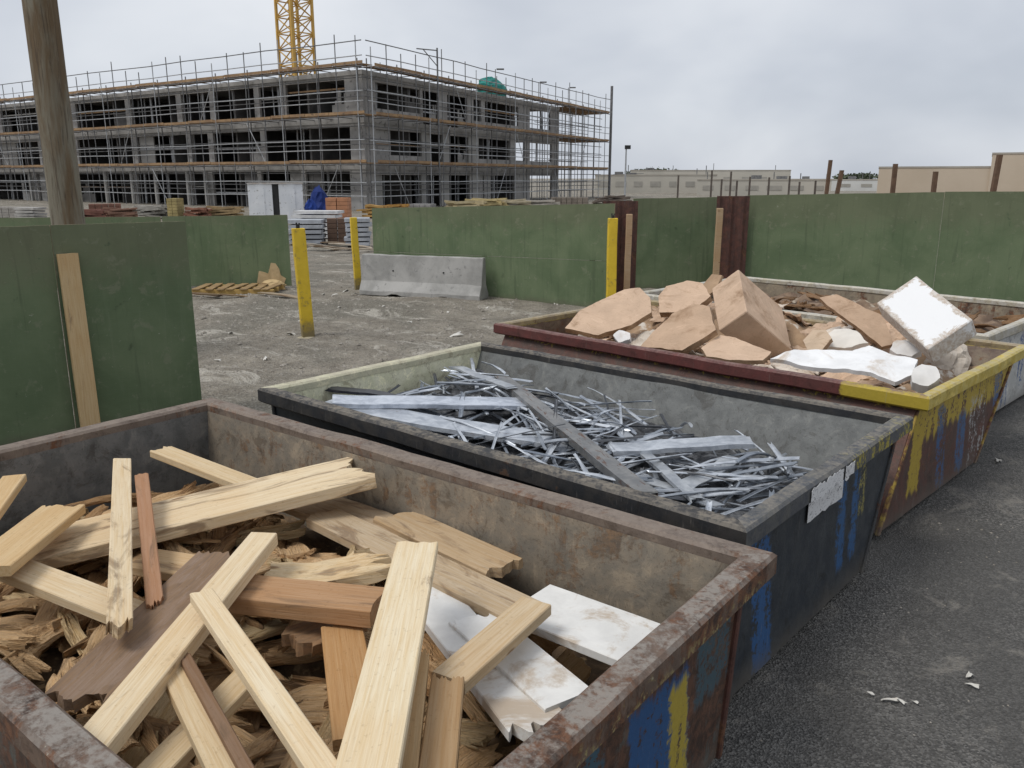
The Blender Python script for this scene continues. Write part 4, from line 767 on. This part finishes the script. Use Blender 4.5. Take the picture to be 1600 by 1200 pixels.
for k, (x, y, a, col) in enumerate(((330, 455, 38, (.20, .15, .10)), (350, 462, 60, (.26, .2, .13)), (310, 460, 25, (.15, .11, .08)), (440, 462, 20, (.34, .29, .22)))):
    o = bpy.data.objects.new('broken_board', bdv); COL.objects.link(o); o.location = P(x, y, .06); o.rotation_euler = (R(random.uniform(-6, 6)), R(random.uniform(-6, 6)), R(a)); o.color = (*col, .5)
    tag(o, ('dark broken board lying left of the pallet', 'brown broken board in front of the pallet', 'nearly black broken board by the near hoarding edge', 'grey broken board right of the pallet')[k], 'board', 'broken boards around the pallet')
# pale litter on the ground
litv = []
for k in range(4):
    litv.append(plank_mesh('litter_scrap', .10 + .04 * k, .06, .004, .03, .03, .012, .8, 400 + k, .012, FOAM, ny=5, nu=6))
spots = [(540, 455, 1.6), (522, 462, 1.4), (556, 460, 1.2), (600, 480, .8), (505, 460, 1.0), (640, 500, .7), (712, 523, 1.5), (870, 472, 1.6), (700, 488, .7), (470, 500, .9), (530, 478, .8), (415, 560, .7), (360, 520, .8), (1515, 1056, .4), (1520, 1072, .35), (1390, 1095, .35), (1360, 1085, .3), (1430, 1098, .25), (1408, 1097, .25), (1560, 720, .7), (455, 520, 1.3), (340, 560, .7), (760, 482, .8)]
for k, (x, y, s) in enumerate(spots):
    o = bpy.data.objects.new('litter_scrap', litv[k % 4]); COL.objects.link(o); p = P(x, y, .02); p.z = (gz(p.x, p.y) if p.x < -2 else .01) + .015; o.location = p; o.rotation_euler = (random.uniform(-.3, .3), random.uniform(-.3, .3), random.uniform(0, 6)); o.scale = (s, s, s); o.color = (.62, .60, .55, 0)
    yard = p.x < -2; tag(o, 'small pale scrap of litter lying on the dirt yard' if yard else 'small pale scrap of litter lying on the tarmac beside the skips', 'litter', 'litter on the dirt yard' if yard else 'litter on the tarmac')

# ------------------------------------------------------------------ building under construction
BC, BL_, BR_ = Vector((-50.45, 42.46, 0)), Vector((-.9947, -.1026, 0)), Vector((-.2487, .9686, 0))
nL, nR = Vector((.1026, -.9947, 0)), Vector((.9686, .2487, 0)); LEN_L, LEN_R = 76.0, 37.6
def bp_(s, t, z): return BC + BL_ * s + BR_ * t + Vector((0, 0, z))
def sbox(mb, s0, s1, t0, t1, z0, z1, mi=0): mb.hexa([bp_(s0, t0, z0), bp_(s0, t1, z0), bp_(s1, t1, z0), bp_(s1, t0, z0), bp_(s0, t0, z1), bp_(s0, t1, z1), bp_(s1, t1, z1), bp_(s1, t0, z1)], mi)
def fL(x, y): return (onplane(x, y, BC, nL) - BC).dot(BL_)
def fR(x, y): return (onplane(x, y, BC, nR) - BC).dot(BR_)
bld = empty('concrete_building', BC); tag(bld, 'three storey grey concrete building shell under construction behind the scaffolding', 'building')
def bpart(mb, name, mtl):
    o = mb.build(name, mtl); o.parent = bld; o.matrix_parent_inverse = Matrix.Translation(-BC); return o
FLZ = [0, 3.35, 6.75, 10.15]; SL = .32
for k, z in enumerate(FLZ[1:]):
    mb = MB(); sbox(mb, -.06, LEN_L, -.06, LEN_R, z - SL, z); bpart(mb, 'roof_slab' if k == 2 else 'floor_slab', CONC_B)
opL = [[(-60, -20), (-12, 48), (60, 114), (122, 208), (216, 294), (302, 324), (334, 404), (410, 472), (479, 548)], [(-55, -12), (-4, 60), (68, 112), (122, 206), (214, 292), (300, 326), (334, 408), (415, 548)], [(-50, -8), (0, 56), (64, 110), (118, 196), (204, 276), (284, 328), (335, 398), (406, 440), (448, 540)]]
opR = [[(588, 659), (666, 690), (702, 734), (750, 804), (828, 862)], [(588, 659), (666, 692), (702, 732), (748, 796), (806, 820), (828, 862)], [(588, 657), (661, 686), (699, 730), (740, 752), (758, 810), (828, 860)]]
midy = [300, 232, 172]
ri = random.Random(11)
def infill(side, a, b, z0, z1, k):
    """unfinished block infill standing in part of an opening, its top edge uneven"""
    if ri.random() < .25: return
    w_ = (b - a) * ri.uniform(.15, .42); x = a + .05 if ri.random() < .5 else b - w_ - .05; n = 5; mb = MB(); full = ri.random() < .55
    for i in range(n):
        h = z1 - .01 if full else z0 + (z1 - z0) * ri.uniform(.25, .75); q = (x + w_ * i / n, x + w_ * (i + 1) / n)
        if side == 'L': sbox(mb, q[0], q[1], .30, .42, z0 + .004, h)
        else: sbox(mb, .30, .42, q[0], q[1], z0 + .004, h)
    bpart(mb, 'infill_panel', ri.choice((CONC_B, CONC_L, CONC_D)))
    x = ri.uniform(a + .3, b - .3); mb = MB(); z = z0 + (z1 - z0) * ri.uniform(.3, .8)
    if side == 'L': sbox(mb, a + .02, b - .02, .24, .29, z, z + .12)
    else: sbox(mb, .24, .29, a + .02, b - .02, z, z + .12)
    bpart(mb, 'cross_beam', ri.choice((GALV, DECK, CONC_L)))
for k in range(3):
    z0, z1 = FLZ[k], FLZ[k + 1] - SL; y = midy[k]
    ops = sorted((fL(b, y), fL(a, y)) for a, b in opL[k]); ops = [o for o in ops if o[1] > .8]; s = max(o[1] for o in ops) + 1.5
    while s < LEN_L - 6: ops.append((s, s + 3.6)); s += 5.5
    sill, lint = (0.0, .15) if k == 0 else (.35, .28)
    mb = MB(); prev = 0.02
    for a, b in ops:
        a = max(a, prev + .2); sbox(mb, prev, a, 0, .25, z0 + .002, z1 - .002)
        if sill: sbox(mb, a, b, .02, .23, z0 + .002, z0 + sill)
        sbox(mb, a, b, .03, .23, z1 - lint, z1 - .002); prev = b
        infill('L', a, b, z0 + sill, z1 - lint, k)
    sbox(mb, prev, LEN_L - .02, 0, .25, z0 + .002, z1 - .002); bpart(mb, 'front_wall', CONC_B)
    ops = sorted((fR(a, y), fR(b, y)) for a, b in opR[k]); mb = MB(); prev = .27
    for i, (a, b) in enumerate(ops):
        b = min(b, LEN_R - .9); last = i == len(ops) - 1; sbox(mb, 0, .25, prev, a, z0 + .002, z1 - .002, 1 if i in (1, 2, 3) and k < 2 else 0); sl_ = .0 if (k == 0 or i in (1, 2)) else .8
        if sl_: sbox(mb, .02, .23, a, b, z0 + .002, z0 + sl_)
        sbox(mb, .03, .23, a, b, z1 - .4, z1 - .002); prev = b
        if not last: infill('R', a, b, z0 + sl_, z1 - .4, k)
    sbox(mb, 0, .25, prev, LEN_R - .02, z0 + .002, z1 - .002); bpart(mb, 'side_wall', [CONC_B, CONC_L])
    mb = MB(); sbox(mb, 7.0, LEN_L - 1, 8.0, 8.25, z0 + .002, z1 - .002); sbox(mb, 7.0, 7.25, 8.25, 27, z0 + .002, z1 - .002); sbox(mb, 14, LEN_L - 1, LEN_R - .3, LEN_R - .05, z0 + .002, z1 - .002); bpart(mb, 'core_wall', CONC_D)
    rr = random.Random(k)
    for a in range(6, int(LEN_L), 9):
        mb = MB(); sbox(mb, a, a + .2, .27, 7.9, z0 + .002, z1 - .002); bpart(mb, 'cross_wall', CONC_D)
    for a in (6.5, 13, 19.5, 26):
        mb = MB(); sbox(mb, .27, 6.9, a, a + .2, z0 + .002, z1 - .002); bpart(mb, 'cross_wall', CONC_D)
    for i in range(30):
        mb = MB(); onl = i < 20; a, b = rr.uniform(1, 58), rr.uniform(.35, 1.5)
        if not onl: a, b = rr.uniform(.5, 2.5), rr.uniform(1, 36)
        p = bp_(a, b, z0); mb.tube(p, p + Vector((rr.uniform(-.25, .25), 0, z1 - z0)), rr.choice((.05, .07, .12)), 6); bpart(mb, 'steel_prop', GALV)
for s in (fL(300, 300), fL(213, 300), fL(328, 300), fL(172, 300), fL(118, 300), fL(55, 300), fL(250, 300)):
    mb = MB(); sbox(mb, s, s + .55, -.05, .5 - .55, 0, FLZ[1] - SL - .003) if False else mb.tube(bp_(s, -.35, 0), bp_(s, -.35, FLZ[1] + (3.3 if s < 14 else -SL)), .20, 8); bpart(mb, 'pale_column', CONC_L)
mb = MB()
for i in range(26):
    a = random.uniform(1, 70); b = random.uniform(1.2, 6); p = bp_(a, b, 10.15); mb.tube(p, p + Vector((0, 0, random.uniform(.3, 1.1))), .03, 4)
for i in range(22):
    a = random.uniform(1, 5); b = random.uniform(3, 36); p = bp_(a, b, 10.15); mb.tube(p, p + Vector((0, 0, random.uniform(.3, 1.1))), .03, 4)
o = bpart(mb, 'starter_bar', GALV_D); o['kind'] = 'stuff'

# scaffolding round it
scf = empty('scaffolding', BC + nL * 1.4); tag(scf, 'tube and board scaffolding wrapped round the concrete building shell', 'scaffolding')
SC0 = scf.location.copy()
def spart(mb, name, mtl):
    o = mb.build(name, mtl); o.parent = scf; o.matrix_parent_inverse = Matrix.Translation(-SC0); return o
OUT, INN = 1.45, .45; EXT = 13.0; LS = 60.0
def scL(s, off, z): return BC + BL_ * s + nL * off + Vector((0, 0, z))
def scR(t, off, z): return BC + BR_ * t + nR * off + Vector((0, 0, z))
rs = random.Random(5)
sposL = [-.9 + 2.05 * i for i in range(31)]; tposR = [-.9 + 2.0 * i for i in range(26)]
for f, arr in ((scL, sposL), (scR, tposR)):
    for i, s in enumerate(arr):
        mb = MB(); top = 12.0 + rs.uniform(-.5, .7); lx = rs.uniform(-.05, .05); mb.tube(f(s, OUT, 0), f(s + lx, OUT, top), .042, 5); spart(mb, 'standard', GALV if i % 4 == 0 else GALV_D)
        if i % 2 == 0: mb = MB(); mb.tube(f(s + .9, INN, 0), f(s + .9, INN, 10.9), .05, 5); spart(mb, 'inner_standard', GALV_D)
mb = MB(); mb.tube(scR(LEN_R + EXT + .6, OUT, 0), scR(LEN_R + EXT + .6, OUT, 13.6), .17, 8); spart(mb, 'end_mast', GALV_D)
mb = MB(); mb.tube(scR(8.3, OUT + .1, 0), scR(8.3, OUT + .1, 12.6), .07, 6); spart(mb, 'tall_standard', GALV_D)
mb = MB(); mb.tube(scR(8.3, OUT + .1, 12.4), scR(5.2, OUT + .1, 12.15), .05, 5); mb.tube(scR(8.3, OUT + .1, 11.2), scR(6.2, OUT + .1, 12.2), .04, 5); spart(mb, 'gantry_arm', GALV_D)
for lv, z in enumerate(FLZ):
    rails = ([1.05, 2.1] if lv == 0 else [1.05, 1.75] if lv < 3 else [.75, 1.75])
    for dz_ in rails:
        for f, a, b in ((scL, -1.5, LS), (scR, -1.5, LEN_R + EXT)):
            mb = MB(); n = 12; pts = [f(a + (b - a) * i / n, OUT + .05, z + dz_ + rs.uniform(-.05, .05)) for i in range(n + 1)]
            for i in range(n): mb.tube(pts[i], pts[i + 1], .04, 5, caps=False)
            spart(mb, 'guard_rail', GALV if dz_ != 1.75 or lv < 3 else GALV_D)
    if lv:
        for f, a, b in ((scL, -1.5, LS), (scR, -.4, LEN_R + EXT)):
            mb = MB(); x = a
            while x < b:
                ln = rs.uniform(2.6, 3.9); e = min(b, x + ln); up = rs.uniform(-.03, .03)
                for q in range(4):
                    p = [f(x, INN + .24 * q, z + .1 + up), f(e - .05, INN + .24 * q, z + .1 + up), f(e - .05, INN + .24 * q + .225, z + .1 + up), f(x, INN + .24 * q + .225, z + .1 + up)]; hh = Vector((0, 0, .06)); mb.hexa(p + [k + hh for k in p])
                p = [f(x, OUT - .02, z + .16 + up), f(e - .05, OUT - .02, z + .16 + up), f(e - .05, OUT + .03, z + .16 + up), f(x, OUT + .03, z + .16 + up)]; hh = Vector((0, 0, .2)); mb.hexa(p + [k + hh for k in p]); x = e
            spart(mb, 'board_deck', DECK)
            for dz_ in (-1.9, -1.5, -.6): mb = MB(); mb.tube(f(a, INN, z + dz_), f(b, INN, z + dz_ + .08), .04, 5); spart(mb, 'inner_ledger', GALV_D)
            mb = MB(); mb.tube(f(a, OUT, z + .03), f(b, OUT, z + .03), .045, 5); spart(mb, 'ledger', GALV_D)
mb = MB()
for z in FLZ[1:]:
    for f, arr in ((scL, sposL), (scR, tposR)):
        for s in arr: mb.tube(f(s, -.0 if s < LEN_R else INN, z + .0), f(s, OUT + .25, z + .0), .035, 4, caps=False)
o = spart(mb, 'transom', GALV_D); o['kind'] = 'stuff'
for i in range(8):
    for f, mx in ((scL, 56), (scR, 44)):
        mb = MB(); s = 3 + i * (mx / 8) + rs.uniform(-1, 1); lv = i % 3; mb.tube(f(s, OUT - .05, FLZ[lv] + .2), f(s + 2.0 * (1 if i % 2 else -1), OUT - .05, FLZ[lv + 1] - .1), .035, 5); spart(mb, 'brace', GALV)
# return scaffold past the far end: extra rows of standards
for i in range(6):
    for off in (-1.4, -3.2):
        mb = MB(); t = LEN_R + 1.2 + i * 2.1; mb.tube(scR(t, off, 0), scR(t, off, 10.9 - .2 * i), .045, 5); spart(mb, 'return_standard', GALV)
for z in [.9, 2.0, 3.4, 4.4, 5.3, 6.8, 7.8, 8.7, 10.1]:
    for off in (-1.4, -3.2): mb = MB(); mb.tube(scR(LEN_R + .4, off, z), scR(LEN_R + EXT, off, z), .04, 5); spart(mb, 'return_ledger', GALV_D)
for z in FLZ[1:]:
    mb = MB(); p = [scR(LEN_R + .5, -3.2, z + .05), scR(LEN_R + EXT, -3.2, z + .05), scR(LEN_R + EXT, INN - .05, z + .05), scR(LEN_R + .5, INN - .05, z + .05)]; mb.hexa(p + [k + Vector((0, 0, .06)) for k in p]); spart(mb, 'return_deck', DECK)
# site lamps on the roof edge
for k, (x, y, hgt) in enumerate(((757, 133, 1.9), (826, 145, 1.7), (873, 160, 1.9))):
    t = fR(x, y); root = empty('site_lamp', scR(t, OUT - .3, 10.3)); tag(root, ('site lamp post on the roof edge left of the green tarpaulin', 'site lamp post on the roof edge just right of the green tarpaulin', 'site lamp post near the far end of the roof edge')[k], 'lamp', 'lamp posts on the roof scaffold')
    mb = MB(); mb.tube((0, 0, 0), (0, 0, hgt), .04, 5); mb.build('lamp_pole', GALV_D, root); mb = MB(); mb.box((.35, .3, hgt), (.7, .5, .09), Matrix.Rotation(R(40), 3, 'Z')); mb.build('lamp_head', GALV_D, root)
t = fR(790, 140); o = slab3('green_tarpaulin', scR(t, -1.6, 10.15), (5.2, 2.0, 1.9), R(104), (.03, .22, .19), COLR, 'heap under green tarpaulin netting on the roof', 'tarpaulin', .16, 9)

# tower crane mast
cb = at(462, 60, 76); cb.z = 10.2; root = empty('tower_crane', cb, YAW + R(45 + 4)); tag(root, 'yellow lattice tower crane mast rising behind the building', 'crane'); hw = 1.06; Hm = 18
for sx in (-1, 1):
    for sy in (-1, 1): mb = MB(); mb.box((sx * hw, sy * hw, Hm / 2), (.2, .2, Hm)); mb.build('mast_leg', CRANE, root)
for k in range(4):
    M = Matrix.Rotation(k * math.pi / 2, 3, 'Z'); mb = MB(); z = .2; fl = 0
    while z < Hm - 1.4:
        a, b = M @ Vector((-hw, -hw, z)), M @ Vector((hw, -hw, z)); c_, d_ = M @ Vector((hw, -hw, z + 1.3)), M @ Vector((-hw, -hw, z + 1.3))
        mb.tube(a, b, .055, 5, caps=False); mb.tube(a, c_, .055, 5, caps=False)
        mb.tube(b, d_, .05, 5, caps=False); z += 1.3
    mb.build('lattice_face', CRANE, root)
mb = MB(); mb.tube((-.3, .3, 0), (-.3, .3, Hm), .05, 5); mb.tube((.1, .3, 0), (.1, .3, Hm), .05, 5)
for i in range(40): mb.tube((-.3, .3, .4 * i + .3), (.1, .3, .4 * i + .3), .025, 4, caps=False)
mb.build('ladder', CRANE, root)

# ------------------------------------------------------------------ site materials and container
ca, cbk = at(387, 300, 46.5), at(473, 300, 46.5); ca.z = cbk.z = 0; ux = Vector((ca.y, -ca.x, 0)).normalized(); k_ = cbk.dot(cbk) / ca.dot(cbk); ca = ca * k_; d = cbk - ca; root = empty('storage_container', ca, math.atan2(d.y, d.x)); tag(root, 'white steel storage container with a dark gap at its door, beyond the hoarding', 'container'); Lc = d.length; hc = 2.08
def corr(mb, x0, x1, y, h, n):
    for i in range(n):
        a, b = x0 + (x1 - x0) * i / n, x0 + (x1 - x0) * (i + 1) / n; mb.hexa([(a, y - (.03 if i % 2 else 0), .1), (b, y - (.03 if i % 2 else 0), .1), (b, y + .05, .1), (a, y + .05, .1), (a, y - (.03 if i % 2 else 0), h), (b, y - (.03 if i % 2 else 0), h), (b, y + .05, h), (a, y + .05, h)])
mb = MB(); mb.box((Lc / 2, 1.3, hc / 2 + .02), (Lc - .1, 2.3, hc - .1)); mb.build('body', WHITEP, root)
mb = MB(); corr(mb, 0, Lc * .44, .02, hc, 3); mb.build('left_door', WHITEP, root); mb = MB(); corr(mb, Lc * .56, Lc, .02, hc, 3); mb.build('right_door', WHITEP, root)
mb = MB(); mb.box((Lc * .5, .10, hc / 2 + .03), (Lc * .11, .08, hc - .15)); mb.build('door_gap_shade', DARK, root)  # near-black strip between the doors, the gap's shade put into its colour
mb = MB(); mb.box((Lc / 2, 1.25, hc + .03), (Lc + .06, 2.6, .05)); mb.build('roof', m_plain('container_roof', (.36, .30, .24), (.5, .5, .5), 2, .7, 0, 0), root)
def stack(px_, y, dist, wd, h, dp, color, label, kind='plank', rz=0, seed=1, name='material_stack', cat='stack', group='stacks of building materials'):
    p = at(px_, y, dist); p.z = 0; root = empty(name, p, YAW + R(rz)); tag(root, label, cat, group); rnd = random.Random(seed); mb = MB(); z = .06; n = max(2, int(h / .16))
    for k in (-.35, .35): mb.box((wd * k, 0, .03), (.1, dp, .06))
    mb.build('bearer', DARK, root); mb = MB()
    for i in range(n):
        hh = (h - .06) / n
        if kind == 'plank':
            for q in range(5): mb.box((rnd.uniform(-.15, .15) * wd, -dp / 2 + dp * (q + .5) / 5, z + hh / 2 + rnd.uniform(-.03, .05)), (wd * rnd.uniform(.55, 1.15), dp / 5 * .92, hh * rnd.uniform(.5, .9)), Matrix.Rotation(rnd.uniform(-.12, .12), 3, 'Y') @ Matrix.Rotation(rnd.uniform(-.2, .2), 3, 'Z'))
        elif kind == 'sheet': mb.box((rnd.uniform(-.05, .05) * wd, rnd.uniform(-.04, .04), z + hh / 2), (wd * rnd.uniform(.85, 1.02), dp, hh * .7), Matrix.Rotation(rnd.uniform(-.03, .03), 3, 'Z'))
        else:
            m = max(2, int(wd / .35))
            for q in range(m): mb.box((-wd / 2 + wd * (q + .5) / m, 0, z + hh / 2), (wd / m * .93, dp, hh * .93))
        z += hh
    o = mb.build({'plank': 'planks', 'sheet': 'sheets', 'block': 'blocks'}[kind], COLR, root); o.color = (*color, 1); return root
WH, SV = (.60, .60, .60), (.40, .42, .45)
stack(480, 370, 31, 1.3, .95, 1.0, SV, 'stack of silver sheets seen in the gap behind the nearest yellow post', 'sheet', 5, 1)
stack(500, 350, 34, 1.9, 1.15, 1.0, WH, 'long stack of white sheets behind the silver stack in the gap', 'sheet', -5, 2)
stack(528, 370, 31.5, .75, .95, .7, (.16, .10, .07), 'dark brown strapped timber bundle in the gap between the yellow posts', 'block', 10, 3)
stack(560, 370, 30, .9, 1.05, .9, SV, 'silver sheet stack just right of the middle yellow post', 'sheet', 8, 4)
stack(530, 340, 38, 1.0, 1.55, .9, (.46, .22, .12), 'orange brick pallet behind the dark timber bundle', 'block', 0, 5)
for k, (x, y, a, c_) in enumerate(((500, 387, 30, (.42, .38, .32)), (525, 388, 60, (.36, .30, .24)), (548, 384, 45, (.46, .42, .36)), (490, 383, 55, (.5, .47, .42)), (515, 380, 20, (.2, .16, .12)), (556, 390, 70, (.42, .38, .32)))):
    o = bpy.data.objects.new('broken_board', bdv); COL.objects.link(o); p = P(x, y, .1); o.location = p; o.rotation_euler = (R(random.uniform(-8, 8)), R(random.uniform(-10, 10)), R(a)); o.scale = (1.4, 1.6, 1.6); o.color = (*c_, .5)
    tag(o, 'grey broken board lying before the sheet stacks in the hoarding gap', 'board', 'broken boards in the hoarding gap')
slab3('blue_tarpaulin', at(499, 330, 46) * 1.0 - Vector((0, 0, at(499, 330, 46).z)), (1.3, 1.0, 1.9), 0, (.012, .03, .15), COLR, 'tall heap under dark blue tarpaulin right of the white container', 'tarpaulin', .14, 3)
slab3('blue_tarpaulin', at(486, 335, 44) - Vector((0, 0, at(486, 335, 44).z)), (.8, .8, 1.3), 0, (.012, .04, .22), COLR, 'small heap under bright blue tarpaulin against the white container', 'tarpaulin', .16, 4)
specs = [(20, 52, 1.6, 1.1, (.45, .42, .38), 'block', 'pale block pallet at the far left below the scaffolding'), (48, 50, 1.3, 1.2, (.52, .50, .47), 'sheet', 'white sheet stack left of the wooden pole below the scaffolding'), (140, 50, 2.2, 1.0, (.26, .12, .09), 'plank', 'dark red plank stack just right of the wooden pole'), (165, 52, 1.8, 1.4, (.28, .14, .10), 'block', 'red brown block pallet right of the dark red planks'), (190, 50, 1.5, 1.05, (.30, .17, .12), 'plank', 'brown plank stack before the second pale column'),
         (240, 52, 2.4, 1.2, (.40, .38, .34), 'plank', 'long grey plank stack below the left scaffold bay'), (275, 50, .6, 2.0, (.45, .36, .16), 'block', 'narrow yellow bale standing before the dark ground floor'), (310, 50, 1.3, 1.1, (.32, .15, .10), 'plank', 'red plank stack between the pale columns'), (350, 51, 2.2, 1.15, (.42, .30, .16), 'plank', 'tan plank stack left of the white container'),
         (590, 52, 1.6, 1.25, (.50, .30, .10), 'plank', 'orange plank stack at the corner of the building above the hoarding'), (615, 53, 1.6, 1.25, (.50, .28, .08), 'plank', 'smaller orange plank stack right of the building corner'), (660, 54, 1.5, 1.3, (.34, .33, .32), 'block', 'grey block pallet above the seamed hoarding'), (730, 55, 2.2, 1.5, (.55, .46, .28), 'plank', 'pale yellow plank stack below the side scaffolding'), (765, 56, 2.4, 1.75, (.58, .47, .24), 'plank', 'tall yellow plank stack below the side scaffolding'), (800, 57, 2.2, 1.55, (.55, .48, .34), 'plank', 'cream plank stack right of the tall yellow stack'),
         (840, 58, 2.4, 1.5, (.50, .46, .40), 'plank', 'long pale plank stack near the end of the seamed hoarding'), (890, 60, 2.6, 1.75, (.26, .22, .18), 'block', 'dark rubble pallet left of the scaffold end mast'), (960, 64, 2.8, 1.7, (.20, .16, .13), 'plank', 'dark plank stack right of the scaffold end mast')]
for k, (x, dist, wd, h, col, kd, lb) in enumerate(specs): stack(x, 330, dist, wd, h * .62, 1.1, tuple(c_ * .8 for c_ in col), lb, kd, random.uniform(-25, 25), 20 + k)

# ------------------------------------------------------------------ far buildings, stakes, lamp post, trees
FWIN = m_plain('far_window', (.30, .285, .255), (.36, .34, .30), 1, .8, 0, 0)
def far_building(x0, x1, dist, h, label, mtl=BEIGE2, dp=14, windows=0, name='low_building', parapet=True):
    a = at(x0, HORIZON, dist); d1 = at(x1, HORIZON, dist); a.z = d1.z = 0; ux = Vector((a.y, -a.x, 0)).normalized(); k_ = a.dot(a) / d1.dot(a); b = d1 * k_; L = (b - a).length; root = empty(name, a, math.atan2(ux.y, ux.x)); tag(root, label, 'building'); mb = MB(); mb.box((L / 2, dp / 2, h / 2), (L, dp, h)); mb.build('wall', mtl, root)
    mb = MB(); mb.box((L / 2, dp / 2, h + .1), (L + .1, dp + .1, .2)); mb.build('roof', m_plain('far_roof', (.30, .27, .23), (.40, .37, .32), .2, .9, 0, 0), root)
    rnd = random.Random(int(x0))
    for i in range(windows):
        mb = MB(); xx = L * (i + .5) / windows; mb.box((xx, -.02, h * .52), (L / windows * rnd.uniform(.3, .7), .06, h * .3)); mb.build('window', FWIN, root)
    for i in range(5 if windows else 0):
        mb = MB(); xx = rnd.uniform(.05, .95) * L; hh = rnd.uniform(.4, 1.3)
        if i % 2: mb.box((xx, dp * .4, h + .2 + hh * .3), (1.4, 1.4, hh * .6)); mb.build('roof_unit', GALV_D, root)
        else: mb.tube((xx, dp * .4, h + .2), (xx, dp * .4, h + hh + .5), .07, 5); mb.build('vent_pipe', GALV_D, root)
    return root
far_building(985, 1235, 190, 3.9, 'farthest long low pale building on the horizon', windows=9)
far_building(930, 1120, 140, 2.75, 'long low cream building right of the scaffold end mast', windows=7)
far_building(1090, 1300, 120, 2.05, 'low pale shed behind the row of rusty stakes', windows=6)
far_building(1240, 1372, 165, 1.95, 'low white building left of the beige building', m_plain('far_white', (.52, .52, .50), (.6, .6, .58), .2, .9, 0, 0), windows=4)
rb = far_building(1372, 1548, 105, 3.55, 'flat roofed beige building at the right', BEIGE)
rb2 = far_building(1546, 1720, 100, 5.05, 'taller beige building block at the right edge', BEIGE)
def stake(x, top, dist, wd, label, lean=0.0, color=(.14, .085, .055), name='rusty_stake', group='rusty stakes beyond the hoarding'):
    b = at(x, HORIZON, dist); b.z = 0; t = at(x, top, dist).z; mb = MB(); n = 6
    for i in range(n + 1):
        z = t * i / n; o_ = lean * z
        mb.v += [(o_ - wd / 2, -wd / 2, z), (o_ + wd / 2, -wd / 2, z), (o_ + wd / 2 * (1 + .2 * fbm((z, x, 0), 2)), wd / 2, z), (o_ - wd / 2, wd / 2, z)]
    for i in range(n):
        for j in range(4): mb.f.append((i * 4 + j, i * 4 + (j + 1) % 4, i * 4 + 4 + (j + 1) % 4, i * 4 + 4 + j)); mb.m.append(0)
    mb.f += [(3, 2, 1, 0), tuple(n * 4 + j for j in range(4))]; mb.m += [0, 0]; o = mb.build(name, COLR); o.location = b; o.rotation_euler = (0, 0, YAW); o.color = (*color, 1); tag(o, label, 'stake', group); return o
stake(1292, 250, 55, .2, 'tallest rusty stake, left of the pair before the low shed', .04); stake(1306, 266, 55, .22, 'leaning rusty stake right of the tallest one', .12)
stake(1397, 256, 60, .26, 'rusty stake before the left end of the beige building'); stake(1461, 268, 58, .26, 'rusty stake before the middle of the beige building'); stake(1553, 242, 60, .3, 'thick rusty stake where the two beige buildings meet', .05)
for k, (x, tp_) in enumerate(((1060, 274), (1112, 266), (1128, 280), (1152, 282), (1172, 276), (1202, 277), (1234, 275), (1250, 284), (1275, 282), (1142, 268))):
    stake(x, tp_, 70, .13, 'thin dark stake in the fence line before the low buildings', 0, (.12, .10, .085), 'fence_stake', 'thin stakes in the fence line')
b = at(977, HORIZON, 70); b.z = 0; root = empty('street_lamp', b, YAW); tag(root, 'slim grey lamp post right of the scaffold end mast', 'lamp post'); hL = at(977, 231, 70).z
mb = MB(); mb.tube((0, 0, 0), (0, 0, hL), .09, 7, r2=.06); mb.build('lamp_pole', GALV, root); mb = MB(); mb.box((.12, 0, hL + .05), (.45, .3, .3)); mb.build('lamp_head', DARK, root); mb = MB(); mb.tube((-1.0, 0, hL - 2.1), (1.5, 0, hL - 2.0), .03, 4); mb.build('cross_arm', GALV_D, root)
LEAF = m_plain('far_foliage', (.05, .065, .04), (.085, .10, .06), .6, .9, 0, 0)
def tree(x, dist, h, wd, label, seed):
    b = at(x, HORIZON, dist); b.z = 0; root = empty('distant_tree', b); tag(root, label, 'tree', 'trees on the horizon'); rnd = random.Random(seed); mb = MB(); mb.tube((0, 0, 0), (0, 0, h * .7), .25, 6, r2=.1); o = mb.build('trunk', TIMBER, root); o.color = (.12, .09, .06, .3); mb = MB()
    for i in range(420):
        a = Vector((rnd.gauss(0, .36), rnd.gauss(0, .36), rnd.gauss(0, .3))); p = Vector((a.x * wd * .5, a.y * wd * .5, h * .68 + a.z * h * .3)); q = Vector((rnd.uniform(-1, 1), rnd.uniform(-1, 1), rnd.uniform(-1, 1))).normalized(); s_ = q.orthogonal().normalized() * rnd.uniform(.2, .45); r_ = q.cross(s_); mb.quadlist([p - s_, p - r_, p + s_, p + r_], [(0, 1, 2, 3)])
    mb.build('crown', LEAF, root)
for k, (x, h, wd, lb) in enumerate(((1000, 4.9, 9, 'distant dark tree left on the horizon above the pale building'), (1022, 5.4, 10, 'tallest distant tree on the horizon above the pale building'), (1052, 5.0, 10, 'broad distant tree on the horizon, third from the lamp post'), (1085, 4.5, 9, 'low distant tree on the horizon above the middle of the pale building'), (1325, 3.9, 9, 'low distant tree above the white building'), (1352, 4.1, 8, 'distant tree at the left end of the beige building'))): tree(x, 215 + 5 * k, h, wd, lb, k + 1)
